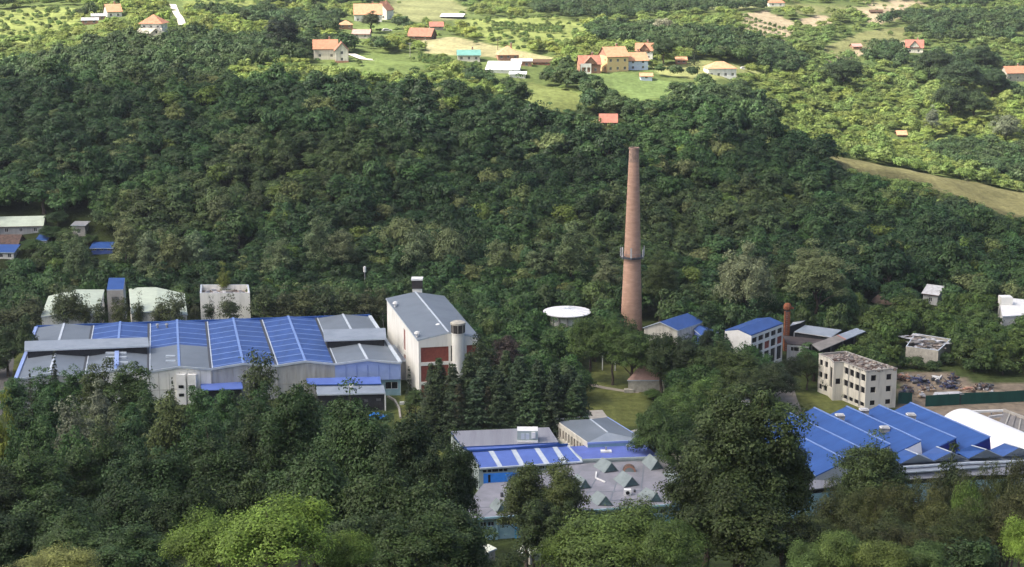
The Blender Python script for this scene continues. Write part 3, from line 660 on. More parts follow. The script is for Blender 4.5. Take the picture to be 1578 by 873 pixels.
def rusty_tower():
    c = G(1211, 540, 0); root = thing('rusty_elevator_tower', 'narrow rusty bucket elevator tower with a bulky head, right of the white framed building', 'tower', c)
    mb = MB()
    for k in range(7): mb.box((c.x, c.y, k * 1.5), 1.35, 1.2, 1.44, 'rust', .05); mb.box((c.x, c.y, k * 1.5 + 1.4), 1.5, 1.35, .1, 'rust', .05)
    mb.build('shaft', root)
    mb = MB(); mb.box((c.x, c.y, 10.5), 1.0, 1.0, .5, 'dark_steel'); mb.lathe((c.x, c.y), [(.75, 10.9), (1.05, 11.2), (1.05, 12.0), (.7, 12.6), (.02, 12.8)], 'rust', 10); mb.tube((c.x, c.y, 11.8), (c.x + 1.6, c.y, 11.3), .35, 'rust', .25); mb.build('head', root)
    mb = MB()
    for z in np.arange(.5, 11, .5): mb.bar((c.x - .3, c.y - .75, z), (c.x + .1, c.y - .75, z), .05, .05, 'steel')
    mb.bar((c.x - .3, c.y - .75, .2), (c.x - .3, c.y - .749, 11), .05, .05, 'steel'); mb.build('ladder', root)
    CLEAR.append(([(1205,471),(1221,471),(1216,540),(1207,540)], c.y))
rusty_tower()
def old_sheds():
    zt = 5.5
    a, b, c, d = G(1224, 510.5, zt), G(1281, 519, zt + .2), G(1297, 508, zt + 1), G(1241, 500.5, zt + 1)
    root = thing('open_shed', 'old shed with pale grey upper roof over dark sheets, right of the rusty tower', 'shed', (a.x, a.y, 0))
    mb = MB(); mb.slab([a, b, c, d], .2, 'slate_light', 'ash_sheet'); mb.build('upper_roof', root)
    e, f = G(1213, 529, 4.4), G(1240, 531, 4.4); mb = MB(); mb.slab([e, f, b - Vector((-1, 0, 1.0)), a - Vector((3, 0, 1.0))], .2, 'dark_sheet'); mb.build('lower_roof', root)
    mb = MB(); mb.wall(e, f, 0, 4.1, 'grey_wall', [(1, 3, 2.6, 3.6), (4, 5.5, 2.6, 3.6)], .2)
    for q in (a, b, c, d): mb.box((q.x, q.y, 0), .3, .3, 5.2, 'steel')
    mb.wall(a + Vector((0, .5, 0)), b + Vector((0, .5, 0)), 0, 5.2, 'dark_wall'); mb.build('wall', root)
    g, h, i, j = G(1251, 530, 5), G(1263, 540, 5), G(1334, 510, 6.2), G(1320, 505, 6.6)
    root = thing('open_shed', 'open shed with long rusty grey roof and bluish far half, above the ruined block', 'shed', (h.x, h.y, 0))
    k1, k2 = mid(g, j, .55), mid(h, i, .55)
    mb = MB(); mb.slab([g, h, k2, k1], .2, 'old_sheet'); mb.build('roof', root, label='weathered brown-grey half of the shed roof'); mb = MB(); mb.slab([k1, k2, i, j], .2, 'slate_light'); mb.build('roof', root, label='bluish grey half of the shed roof')
    mb = MB(); mb.slab([k1 + Vector((0, 0, .03)), k2 + Vector((0, 0, .03)), mid(k2, i, .05) + Vector((0, 0, .03)), mid(k1, j, .05) + Vector((0, 0, .03))], .05, 'tile_red'); mb.build('roof_flashing', root)
    for t in (0, .25, .5, .75, 1):
        for p, q in ((g, j), (h, i)):
            x = mid(p, q, t); mb = MB(); mb.box((x.x, x.y, 0), .25, .25, x.z - .25, 'dark_steel'); mb.build('post', root)
    mb = MB(); mb.wall(g + Vector((0, .6, 0)), j + Vector((0, -.6, 0)), 0, 4.5, 'dark_wall'); mb.wall(j + Vector((0, -.6, 0)), i, 0, 4, 'dark_wall'); mb.build('back_wall', root)
    w0, w1, w2, w3 = G(1217, 502, 6.8), G(1234, 497, 6.8), G(1241, 493.5, 7.2), G(1222, 496, 7.2)
    root = thing('white_shed', 'small white roofed shed between the rusty tower and the old shed roofs', 'shed', (w0.x, w0.y, 0))
    mb = MB(); mb.slab([w0, w1, w2, w3], .25, 'white_paint', 'dark_steel'); mb.build('roof', root); mb = MB(); mb.prism([q.xy for q in (w0, w1, w2, w3)], 0, 6.5, 'dark_wall'); mb.build('wall', root)
    CLEAR.append(([(1214,500),(1240,493),(1335,508),(1334,516),(1268,541),(1250,532),(1215,528)], 420)); FOOT.append([q.xy for q in (e, h, i, d)])
old_sheds()
# ------------------------------------------------------------------ three storey ruin
def ruin():
    zt = 9.2
    nr, n0 = G(1382.5, 568, zt), G(1335, 571.5, zt); m0 = G(1300.5, 557.8, zt); m1 = G(1285, 558.3, zt); f0 = G(1262, 545.5, zt); f1 = G(1303, 541.5, zt)
    m1b = G(1278, 551.5, zt)
    root = thing('ruined_block', 'three storey pale concrete ruin with empty window holes and a rubble strewn roof', 'ruined building', (n0.x, n0.y, 0))
    mb = MB()
    def seg(p, q, cols, rows, wf=.62, mat_='cream_wall'):
        L = (q - p).length; hs = []
        for k in range(cols):
            cx = (k + .5) * L / cols; w2 = L / cols * wf / 2
            for z0, z1 in rows: hs.append((cx - w2, cx + w2, z0, z1))
        mb.wall(p, q, 0, zt, mat_, hs, .35); return p, q, hs
    S_ = [seg(n0, nr, 2, [(.9, 2.1), (3.9, 5.3), (6.7, 8.1)], .34), seg(m0, n0, 4, [(.6, 1.6), (3.7, 5.2), (6.6, 8.2)], .74), seg(m1, m0, 1, [(3.9, 5.3)], .5), seg(m1b, m1, 1, [(2.6, 7.6)], .55), seg(f0, m1b, 2, [(.9, 2.2), (3.8, 5.2), (6.7, 8.1)], .6)]
    mb.wall(nr, f1, 0, zt, 'cream_wall'); mb.wall(f1, f0, 0, zt, 'cream_wall')
    mb.build('wall', root)
    for p, q, hs in S_: windows(root, p, q, hs, .33, 'black_gap')  # empty holes backed by black panes: the unlit inside is painted on
    poly = [n0, nr, f1, f0, m1b, m1, m0]
    mb = MB(); mb.face([lift(p, zt - .25) for p in poly], 'rubble_roof'); rr = random.Random(2); xy = [p.xy for p in poly]
    for _ in range(260):
        t, s = rr.random(), rr.random(); q = mid(mid(n0, nr, t), mid(m1b, f1, t), s)
        if not inpoly(xy, q.x, q.y): continue
        mb.box((q.x, q.y, zt - .3), rr.uniform(.2, 1.5), rr.uniform(.1, .9), rr.uniform(.1, .55), rr.choice(['rubble_roof', 'rubble_roof', 'rubble_roof', 'scrap_brown', 'concrete', 'old_sheet']), rr.uniform(0, 3))
    mb.build('roof', root)
    mb = MB()
    for p, q in zip(poly, poly[1:] + poly[:1]): mb.bar(lift(p, zt + .08), lift(q, zt + .08), .3, .16, 'concrete')
    mb.build('parapet', root)
    for p, q, k in ((m0, n0, 1), (m0, n0, 3)):
        x = mid(p, q, k / 4); mb = MB(); mb.tube((x.x - .15, x.y - .12, .3), (x.x - .15, x.y - .12, zt - .1), .07, 'steel', n=6); mb.build('downpipe', root)
    CLEAR.append(([(1262,545),(1303,539),(1385,568),(1384,630),(1335,622),(1300,600),(1280,590)], 372)); FOOT.append(xy)
ruin()
# ------------------------------------------------------------------ scrap yard
def scrapyard():
    rr = random.Random(9)
    def heap(label, u, v, wd, hh, mats, n):
        c = G(u, v, 0); mb = MB(); mb.lathe((c.x, c.y), [(max(1.2, wd * .5), 0), (wd * .3, .25), (.02, .5)], 'dirt', 14)
        for _ in range(int(n * .8)):
            x = max(-wd * .55, min(wd * .55, rr.gauss(0, wd / 4.2))); y = max(-1.6, min(1.6, rr.gauss(0, 1.0))); z = max(0, (1 - abs(x) / wd) * hh * .75 * rr.random()); s = rr.uniform(.25, .8)
            p = (c.x + x, c.y + y, z)
            if rr.random() < .6: mb.box(p, s * 1.6, s, s * .5, rr.choice(mats), rr.uniform(0, 3))
            elif rr.random() < .5: mb.tube(p, (p[0] + rr.uniform(-1.5, 1.5), p[1] + rr.uniform(-1, 1), z + rr.uniform(.1, 1.2)), .09, rr.choice(mats), n=6)
            else: mb.lathe(p, [(s * .45, z), (s * .45, z + s * .35), (.05, z + s * .36)], rr.choice(mats), 10)
        o = mb.build('scrap_heap', loc=c); o['label'] = label; o['category'] = 'scrap heap'; o['group'] = 'scrap heaps in the yard behind the ruin'
    heap('heap of blue crates left of the others in the yard', 1417, 592, 4.5, 2.4, ['scrap_blue', 'scrap_blue', 'scrap_grey', 'black_gap'], 70)
    heap('dark and blue junk heap in the middle of the yard', 1464, 598, 4.5, 2.6, ['scrap_blue', 'scrap_brown', 'dark_steel', 'scrap_grey'], 80)
    heap('tall narrow stack of blue scrap behind the middle heap', 1467, 588, 2.2, 3.0, ['scrap_blue', 'scrap_brown', 'dark_steel'], 40)
    heap('small dark blue pile left of the middle heap', 1443, 589, 1.8, 2.0, ['scrap_blue', 'white_paint', 'dark_steel'], 40)
    heap('grey and black junk heap nearest the right edge, behind the green screen', 1514, 598, 4.5, 1.8, ['dark_steel', 'scrap_grey', 'scrap_brown'], 60)
    heap('reddish brown rubble heap beside the ruin', 1392, 585, 4.0, 2.2, ['scrap_brown', 'raw_brick', 'scrap_wood', 'scrap_grey'], 90)
    heap('brown scrap heap right behind the short green screen', 1398, 606, 2.6, 2.4, ['scrap_brown', 'scrap_grey', 'dark_steel', 'scrap_blue'], 60)
    heap('pale grey heap of bags at the left end of the long green screen', 1419, 610, 1.3, 1.6, ['scrap_grey', 'ash_sheet', 'scrap_wood'], 24)
    heap('timber and planks scattered on the dirt in the middle', 1432, 600, 3.5, .8, ['scrap_wood', 'scrap_brown', 'scrap_grey'], 50)
    heap('low line of brown boards behind the grey flat roof', 1492, 601, 4, .8, ['scrap_wood', 'scrap_brown', 'raw_brick'], 40)
    heap('white plastic bags on the dirt near the long screen', 1526, 604, 3.0, .7, ['white_paint', 'scrap_grey'], 9)
    p = [G(1437, 609, 2.6), G(1486, 606.5, 2.6), G(1478, 602.5, 2.9), G(1440, 604, 2.9)]
    root = thing('low_shed', 'low shed with a flat grey roof just behind the green screen', 'shed', (p[0].x, p[0].y, 0)); mb = MB(); mb.slab(p, .15, 'ash_sheet'); mb.build('roof', root); mb = MB(); mb.prism([mid(q, (p[0] + p[2]) / 2, .05).xy for q in p], 0, 2.4, 'dark_wall'); mb.build('wall', root)
    for label, pts in (('long dark green screen fence along the scrap yard', [(1426, 626.5), (1478, 623.5), (1530, 621), (1585, 618.5), (1640, 616)]), ('short dark green screen fence between the ruin and the yard gate', [(1384, 622), (1405, 622)])):
        w_ = [G(u, v, 0) for u, v in pts]; root = thing('screen_fence', label, 'fence', w_[0], 'green screen fences round the scrap yard'); mb = MB(); rr2 = random.Random(4)
        for a, b in zip(w_, w_[1:]):
            n = max(2, int((b - a).length / 2.5))
            for k in range(n):
                q0, q1 = mid(a, b, k / n), mid(a, b, (k + 1) / n); h = 2.75 + rr2.uniform(-.05, .05); y = Vector((0, rr2.uniform(-.06, .06), 0))
                mb.prism([(q0 + y).xy, (q1 + y).xy, (q1 + y + Vector((0, .05, 0))).xy, (q0 + y + Vector((0, .05, 0))).xy], .05, h, 'fence_screen')
        mb.build('screen', root)
        mb = MB()
        for a, b in zip(w_, w_[1:]):
            n = max(2, int((b - a).length / 2.5))
            for k in range(n): q = mid(a, b, k / n); mb.tube((q.x, q.y + .12, 0), (q.x, q.y + .12, 2.9), .05, 'dark_steel', n=6)
        mb.build('post_row', root)
    CLEAR.append(([(1388,580),(1450,578),(1500,590),(1578,592),(1578,632),(1388,632)], 376)); FOOT.append([G(u, v).xy for u, v in ((1384,640),(1640,640),(1640,590),(1500,588),(1460,576),(1388,576))])
scrapyard()
# ------------------------------------------------------------------ right blue sawtooth factory
def sawtooth():
    zt, zl = 10.4, 7.4
    D0, D1 = G(1402.7, 620.2, zt), G(1525.6, 673.3, zt); d = D1 - D0
    Z0, Z1 = G(1204, 630.0, zt), G(1315, 685.5, zt)
    tops = [G(1154, 632, zt)] + [G(u, v, zt) for u, v in ((1204,630),(1254.3,627.9),(1304.5,625.8),(1354,624.0),(1402.7,620.2))]
    ends = [G(1306, 709, zt), G(1330, 692, zt), G(1372, 684.5, zt), G(1419.2, 678.8, zt), G(1473.7, 674.6, zt), D1]
    root = thing('sawtooth_factory', 'bright blue sawtooth roofed factory at lower right with light ridge lines and small roof ventilators', 'factory', (ends[2].x, ends[2].y, 0))
    step = tops[2] - tops[1]
    perp = Vector((step.x, step.y, 0))
    for i in range(6):
        a, b = tops[i], ends[i]; la, lb = lift(a - perp * .94, zl), lift(b - (ends[i] - ends[i-1] if i else perp) * .94, zl)
        if i == 1: lb = lift(b - (ends[1] - ends[0]) * .5, zl)
        # clean parallel low edge
        lb = lift(b - perp * .94, zl)
        mb = MB(); mb.slab([lb, b, a, la], .25, 'blue_roof'); mb.build('roof_slope', root)
        mb = MB(); mb.bar(a + Vector((0, 0, .08)), b + Vector((0, 0, .08)), .38, .16, 'blue_strip'); mb.build('ridge_cap', root)
        mb = MB(); na, nb = a + perp * .06, b + perp * .06
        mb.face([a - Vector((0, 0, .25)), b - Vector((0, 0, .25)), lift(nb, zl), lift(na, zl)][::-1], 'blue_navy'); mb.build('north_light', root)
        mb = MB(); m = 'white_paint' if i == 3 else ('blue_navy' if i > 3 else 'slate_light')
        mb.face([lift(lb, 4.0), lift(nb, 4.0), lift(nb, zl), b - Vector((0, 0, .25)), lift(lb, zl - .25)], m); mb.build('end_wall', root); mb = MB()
        mb.face([lift(la, 0), lift(la, zl - .25), a - Vector((0, 0, .25)), lift(na, zl), lift(na, 0)], 'blue_pale'); mb.build('gable_wall', root)
    mb = MB()
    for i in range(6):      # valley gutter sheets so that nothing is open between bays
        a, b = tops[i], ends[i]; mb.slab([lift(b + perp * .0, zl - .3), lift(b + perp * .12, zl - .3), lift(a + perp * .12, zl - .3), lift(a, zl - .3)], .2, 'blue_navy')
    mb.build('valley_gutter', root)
    e = lift(tops[5] + perp * .06, 0); f = lift(ends[5] + perp * .06, 0); mb = MB(); mb.wall(f, e, 0, zl, 'blue_pale'); mb.wall(e, lift(tops[0] - perp, 0), 0, 6.8, 'blue_pale'); mb.build('side_wall', root)
    # lower front row of small blue and grey hipped roofs
    zr, ze2 = 9.9, 7.7
    R = [((1443,688),(1466,696.5)), ((1497,686),(1520,692.5)), ((1548,682.5),(1571,689.5)), ((1395,692),(1415,700)), ((1346,696),(1368,706))]
    left = [(1417,700.5), (1473,696), (1523,694), (1370,703), (1318,712)]
    frontL = [(1438,710.5), (1492,706.5), (1546,703), (1388,714), (1330,722)]
    frontR = [(1441,715), (1500,711.5), (1553,710), (1388,718), (1335,724)]
    base = [G(1462,700,5.6)]
    for k in range(5):
        (u0, v0), (u1, v1) = R[k]; a, b = G(u0, v0, zr), G(u1, v1, zr); l0 = lift(G(*left[k], ze2), ze2); l1 = G(*frontL[k], ze2)
        nxt = perp; r0, r1 = lift(l0 + nxt, ze2), lift(l1 + nxt, ze2)
        mb = MB(); mb.face([l0, l1, b, a], 'blue_roof'); mb.face([l1, lift(l1 + nxt, ze2), b], 'slate_light'); mb.face([b, lift(l1 + nxt, ze2), lift(l0 + nxt, ze2), a], 'slate_light')
        mb.face([lift(l0, ze2), a, lift(l0 + nxt, ze2)], 'blue_pale')
        mb.build('front_roof', root)
        mb = MB(); mb.bar(a + Vector((0, 0, .04)), b + Vector((0, 0, .04)), .28, .1, 'trim_light'); mb.bar(b + Vector((0, 0, .04)), r1 + Vector((0, 0, .04)), .28, .1, 'trim_light'); mb.build('ridge_cap', root)
    A, B = G(1405, 728, 5.2), G(1585, 722, 5.2); A0, B0 = G(1212, 742, 5.2), B
    wl = [G(u_, v_, 7.5) for u_, v_ in ((1215, 737), (1335, 724), (1395, 719), (1440, 716), (1500, 712.5), (1553, 711), (1620, 708))]
    mb = MB()
    for p, q in zip(wl, wl[1:]): mb.bar(p + Vector((0, -.1, 0)), q + Vector((0, -.1, 0)), .5, .35, 'trim_light')
    mb.build('eaves_trim', root)
    mb = MB(); fr = [p + Vector((0, -2.0, 0)) for p in wl]
    for i in range(len(wl) - 1): mb.slab([lift(fr[i], 5.6), lift(fr[i+1], 5.6), lift(wl[i+1], 7.3), lift(wl[i], 7.3)], .2, 'mauve_sheet', 'dark_steel')
    mb.build('lower_roof', root)
    mb = MB(); back = [p + Vector((0, .2, 0)) for p in wl]
    L0 = fr[0] + Vector((0, .6, 0)); L1 = fr[-1] + Vector((0, .6, 0))
    allh = []
    for i in range(len(fr) - 1):
        p, q = fr[i] + Vector((0, .6, 0)), fr[i+1] + Vector((0, .6, 0)); L = (q - p).length; n = max(1, int(L / 3.6)); hs = [(k * L / n + .3, (k + 1) * L / n - .3, 4.4, 5.2) for k in range(n)]
        mb.wall(p, q, 0, 5.45, 'teal_wall', hs, .25); allh.append((p, q, hs))
        for k in range(n + 1): x = mid(p, q, k / n); mb.box((x.x, x.y - .12, 0), .35, .2, 5.4, 'teal_trim')
    mb.build('front_wall', root)
    for p, q, hs in allh: windows(root, p, q, hs, .22)
    # roof deck under the joints
    mb = MB(); mb.slab([lift(p, 7.0) for p in (wl[0], wl[-1])] + [lift(D1 + perp * 1.5, 7.0), lift(D1, 7.0), lift(tops[0] - perp, 7.0)], .2, 'slate_light'); mb.build('roof_deck', root)
    for u, v in ((1294, 645), (1331, 636.5), (1363, 664), (1403.5, 644)):
        c = G(u, v, 9.7); mb = MB(); mb.box((c.x, c.y, 8.2), 1.1, 1.1, 1.9, 'dark_steel'); mb.box((c.x, c.y, 9.6), 1.75, 1.5, .55, 'concrete'); mb.box((c.x, c.y, 10.15), 1.9, 1.6, .4, 'scrap_grey', 0, 'white_paint'); mb.box((c.x, c.y, 10.55), 1.5, 1.2, .18, 'ash_sheet'); mb.build('roof_ventilator', root)
    mb = MB(); c = G(1344.5, 673, 9.8); mb.box((c.x, c.y, 8.6), .7, .7, 1.5, 'black_gap'); mb.box((c.x - .3, c.y - .6, 8.6), 1.2, .7, .5, 'trim_light'); mb.build('exhaust_pipe', root)
    CLEAR.append(([(1222,642),(1240,632),(1404,617),(1530,670),(1578,690),(1578,706),(1560,722),(1445,738),(1412,738),(1405,700),(1370,680),(1320,690),(1303,712),(1292,740),(1288,772),(1262,772),(1265,720),(1250,690),(1236,660)], 345))
    FOOT.append([p.xy for p in (fr[0], fr[-1], D1 + perp, D0 + perp, tops[0] - perp)])
    # white arched fabric hall running beside it
    a0, a1 = G(1454, 640, 5.0), G(1531, 688, 5.0)
    far = lift(D0 + perp * .35 + d * .02, 0); u = Vector((d.x, d.y, 0)).normalized(); n = Vector((-u.y, u.x, 0)); n = n if n.dot(perp) > 0 else -n
    c0 = G(1473, 646, 0) + n * 0.5; c0 = lift(G(1479, 629.5, 7.6), 0); Lr = 50; rad = 6.3; h0 = 2.2
    root = thing('arched_hall', 'smooth white barrel vaulted fabric hall to the right of the blue sawtooth factory', 'fabric hall', c0)
    mb = MB(); K = 28; pr = [(-rad, 0)] + [(-rad * math.cos(math.pi * k / K), h0 + rad * .86 * math.sin(math.pi * k / K)) for k in range(K + 1)] + [(rad, 0)]
    J = 12
    for j in range(J):
        for (x0, z0), (x1, z1) in zip(pr, pr[1:]):
            s = lambda x, z, t: c0 + n * x + u * (Lr * t) + Vector((0, 0, z)); mb.face([s(x0, z0, j / J), s(x0, z0, (j + 1) / J), s(x1, z1, (j + 1) / J), s(x1, z1, j / J)], 'white_fabric')
    mb.build('vault', root, smooth=True)
    mb = MB(); mb.face([c0 + n * x + Vector((0, 0, z)) for x, z in pr], 'white_fabric'); mb.face([c0 + n * x + u * Lr + Vector((0, 0, z)) for x, z in pr][::-1], 'white_fabric'); mb.build('end_wall', root)
    CLEAR.append(([(1450,640),(1480,627),(1578,668),(1578,690),(1530,690)], 330)); FOOT.append([(c0 + n * x + u * y).xy for x, y in ((-rad, 0), (rad, 0), (rad, Lr), (-rad, Lr))])
    # old corrugated roofs and duct beyond the arch
    g = [G(u_, v_, 5.0) for u_, v_ in ((1538,652),(1600,690),(1600,650),(1548,634))]
    root = thing('old_workshop', 'weathered grey corrugated workshop roof at the right edge behind the white vault', 'workshop', (g[0].x, g[0].y, 0))
    mb = MB(); mb.slab([g[0], g[1], g[2], g[3]], .2, 'old_sheet'); mb.build('roof', root)
    mb = MB(); mb.prism([mid(q, (g[0] + g[2]) / 2, .04).xy for q in g], 0, 4.6, 'stone_wall'); mb.build('wall', root)
    for k in range(1, 6):
        x0, x1 = mid(g[0], g[1], k / 6 ), mid(g[3], g[2], k / 6); mb = MB(); mb.bar(x0 + Vector((0, 0, .12)), x1 + Vector((0, 0, .12)), .3, .14, 'concrete' if k % 2 else 'old_sheet'); mb.build('roof_rib', root)
    mb = MB(); mb.bar(G(1547, 632, 5.2), G(1600, 652, 5.2), .4, .7, 'concrete'); mb.build('parapet', root)
    a, b = G(1492, 634, 3.2), G(1546, 632.5, 3.2); root = thing('white_duct', 'white horizontal twin duct running from behind the vault to the old workshop', 'duct', (a.x, a.y, 0))
    mb = MB(); mb.bar(a, b, .5, .45, 'white_paint'); mb.bar(a + Vector((4, -2.2, -.6)), b + Vector((0, -2.2, -.3)), .5, .5, 'ash_sheet'); mb.build('duct', root)
    for k in range(4): p = mid(a, b, k / 3); mb = MB(); mb.box((p.x, p.y, 0), .2, .2, p.z - .2, 'steel'); mb.build('leg', root)
sawtooth()
# ------------------------------------------------------------------ central complex
def central():
    # grey pitched building G
    zt = 6.0
    fl, fr, rr_, nl = G(857, 647.8, zt), G(936, 642.5, zt), G(994, 678, zt), G(905.5, 682, zt)
    root = thing('slate_roofed_block', 'low block with slate roof and a long brown windowed side, above the skylight roof', 'building', (nl.x, nl.y, 0))
    r0, r1 = G(909.5, 645.6, zt + 1.1), G(936, 666, zt + 1.1)
    mb = MB(); mb.face([fl, nl, r1, r0], 'slate_roof'); mb.face([nl, rr_, r1], 'slate_light'); mb.face([r1, rr_, fr, r0], 'slate_roof'); mb.face([p - Vector((0, 0, .3)) for p in (fl, nl, rr_, fr)], 'slate_light')
    for p, q in ((fl, nl), (nl, rr_), (rr_, fr)): mb.bar(p - Vector((0, 0, .12)), q - Vector((0, 0, .12)), .2, .4, 'cream_wall' if p is fl else 'blue_panel')
    mb.build('roof', root)
    mb = MB(); mb.bar(r0 + Vector((0, 0, .06)), r1 + Vector((0, 0, .06)), .3, .12, 'trim_light'); mb.build('ridge_cap', root)
    L = (nl - fl).length; hs = [(k * L / 11 + .35, (k + 1) * L / 11 - .25, 2.9, 4.9) for k in range(11)]
    mb = MB(); mb.wall(fl, nl, 0, zt - .3, 'cream_wall', hs, .25); mb.wall(nl, rr_, 0, zt - .3, 'teal_wall'); mb.wall(rr_, fr, 0, zt - .3, 'cream_wall'); mb.wall(fr, fl, 0, zt - .3, 'cream_wall'); mb.build('wall', root)
    windows(root, fl, nl, hs, .23, 'scrap_brown', 'cream_wall')
    FOOT.append([q.xy for q in (fl, nl, rr_, fr)])
    a, b = G(857, 646, zt + .3), G(908, 642, zt + .3); mb = MB(); mb.bar(a, b, .3, .3, 'white_paint'); mb.build('gutter', root)
    # mauve roofed block with blue striped lower roof
    zt = 6.6
    fl, fr, nr, nl = G(695, 664, zt), G(846, 658, zt), G(861, 681, zt), G(712, 688, zt)
    root = thing('striped_roof_block', 'block with pale mauve upper roof and blue lower roof crossed by white roof-light strips', 'factory', (nr.x, nr.y, 0))
    mb = MB(); mb.slab([nl, nr, fr, fl], .3, 'mauve_sheet', 'blue_roof'); mb.build('upper_roof', root)
    a, b = G(728, 694.5, 5.9), G(875, 684.8, 5.9)
    mb = MB(); mb.slab([a, b, nr - Vector((0, 0, .25)), nl - Vector((0, 0, .25))], .2, 'blue_pale', 'blue_roof'); mb.bar(a + Vector((-1, 0, 0)), b, .4, .4, 'blue_roof'); mb.build('roof_step', root)
    c, d = G(738, 722, 4.9), G(897, 711.5, 4.9)
    mb = MB(); mb.slab([c, d, b - Vector((0, 0, .3)), a - Vector((0, 0, .3))], .25, 'blue_pale', 'trim_light')
    for u0, u1, x0, x1 in ((752.5, 760.5, 768, 775), (787.5, 795, 801, 809.5), (823, 830.5, 839, 847.5), (851, 858.5, 866, 875)):
        q = []
        for uu, E0, E1 in ((x0, c, d), (x1, c, d), (u1, a, b), (u0, a, b)):
            # position along the edge found from its bearing
            lo, hi = 0.0, 1.0
            for _ in range(30):
                m_ = (lo + hi) / 2; p = mid(E0, E1, m_)
                if proj(*p)[0] < uu: lo = m_
                else: hi = m_
            q.append(mid(E0, E1, lo) - (Vector((0, 0, .3)) if E0 is a else Vector((0, 0, 0))))
        mb.face([p + Vector((0, 0, .05)) for p in q], 'trim_light')
    mb.bar(c, d, .35, .3, 'trim_light'); mb.bar(d, b - Vector((0, 0, .2)), .3, .3, 'trim_light'); mb.build('lower_roof', root)
    L = (d - c).length; hs = []
    for s in (.10, .21, .55, .66, .80, .91):
        for k in range(3): hs.append((L * s + k * .95 - 1.3, L * s + k * .95 - .55, 3.9, 4.45))
    mb = MB(); i = Vector((0, .4, 0)); mb.wall(c + i, d + i, 0, 4.65, 'sage_wall', hs, .2); mb.wall(d + i, fr, 0, 5.6, 'sage_wall'); mb.wall(fl, c + i, 0, 5.6, 'sage_wall'); mb.wall(fr, fl, 0, 6, 'sage_wall'); mb.build('wall', root)
    windows(root, c + i, d + i, hs, .18)
    FOOT.append([q.xy for q in (c, d, fr, fl)])
    # blue wall with door below
    a2, b2 = G(745, 746, 1.4), G(800, 742, 1.4)
    # air handling unit
    p, q = G(797, 682, 6.5), G(829, 682, 6.5); y = p.y
    rt = thing('roof_plant_box', 'boxy white and grey air handling unit standing on the mauve roof', 'air unit', (p.x, y, 6.6))
    mb = MB(); mb.prism([(p.x, y), (q.x, y), (q.x, y + 3), (p.x, y + 3)], 6.5, 9.0, 'sage_wall', 'white_paint'); mb.build('casing', rt)
    mb = MB(); W = q.x - p.x
    mb.prism([(p.x + W*.18, y - .1), (p.x + W*.36, y - .1), (p.x + W*.36, y), (p.x + W*.18, y)], 7.2, 8.5, 'trim_light'); mb.prism([(p.x + W*.40, y - .1), (p.x + W*.58, y - .1), (p.x + W*.58, y), (p.x + W*.40, y)], 7.2, 8.5, 'trim_light'); mb.build('grille', rt)
    mb = MB(); mb.prism([(p.x + W*.68, y - .25), (p.x + W*.88, y - .25), (p.x + W*.88, y), (p.x + W*.68, y)], 7.5, 8.8, 'white_paint'); mb.bar((p.x, y - .3, 6.85), (q.x, y - .3, 6.85), .35, .35, 'white_paint'); mb.build('hood', rt)
    # blue flat roof
    z = 5.0
    P = [G(u, v, z) for u, v in ((896, 709.5), (1025, 704.5), (993, 681), (872, 688))]
    root = thing('blue_flat_roof_block', 'low block with a faded blue flat roof between the slate roof and the skylight roof', 'building', (P[0].x, P[0].y, 0))
    mb = MB(); mb.prism([q.xy for q in P], 0, z, 'sage_wall', 'blue_flat'); mb.build('wall', root)
    mb = MB(); mb.bar(P[0] + Vector((0, 0, .1)), P[1] + Vector((0, 0, .1)), .3, .4, 'sage_wall'); mb.bar(P[1] + Vector((0, 0, .1)), P[2] + Vector((0, 0, .1)), .3, .5, 'blue_panel'); mb.build('parapet', root)
    mb = MB(); q = G(934, 696, z); mb.box(q, 2.2, 1.2, .3, 'white_paint'); mb.box((q.x, q.y + .3, z + .3), .3, .3, .7, 'steel'); mb.build('roof_hatch', root)
    for u, v in ((968, 694), (999, 692)): mb = MB(); q = G(u, v, z); mb.box(q, .6, .6, 1.0, 'blue_panel'); mb.box((q.x, q.y, z + 1), .9, .9, .15, 'slate_light'); mb.build('roof_vent', root)
    # big skylight roof
    z = 4.5
    P = [G(u, v, z) for u, v in ((700, 802), (1035, 778), (1062, 740), (1025, 705.5), (893, 711), (800, 738), (745, 745))]
    root = thing('skylight_roof_block', 'large low block with flat mauve grey roof carrying tent shaped greenish skylights', 'factory', (P[0].x, P[0].y, 0))
    mb = MB(); mb.slab(P, .4, 'mauve_roof', 'tent_sheet'); mb.build('roof', root)
    mb = MB(); fr_ = P[0] + Vector((.5, .9, 0)), P[1] + Vector((-.5, .9, 0)); L = (fr_[1] - fr_[0]).length; n = 11; hs = []
    for k in range(n):
        for j in range(2): hs.append((k * L / n + .6 + j * (L / n - .8) / 2, k * L / n + .6 + (j + 1) * (L / n - .8) / 2 - .2, 2.6, 3.5))
    mb.wall(*fr_, 0, 4.1, 'teal_wall', hs, .2)
    for k in range(n + 1): x = mid(fr_[0], fr_[1], k / n); mb.box((x.x, x.y - .15, 0), .45, .3, 4.1, 'teal_trim' if k % 2 else 'teal_wall')
    Q = [mid(p, sum(P, Vector((0, 0, 0))) / 7, .03) for p in P]
    mb.wall(fr_[1], Q[2], 0, 4.1, 'teal_wall'); mb.wall(Q[2], Q[3], 0, 4.1, 'teal_wall'); mb.wall(Q[6], fr_[0], 0, 4.1, 'teal_wall'); mb.build('wall', root)
    windows(root, *fr_, hs, .18, 'dark_glass', 'trim_light')
    mb = MB(); e = P[0] + Vector((0, -.05, .05)); f = P[1] + Vector((0, -.05, .05)); mb.bar(e, f, .3, .35, 'teal_wall'); mb.build('gutter', root)
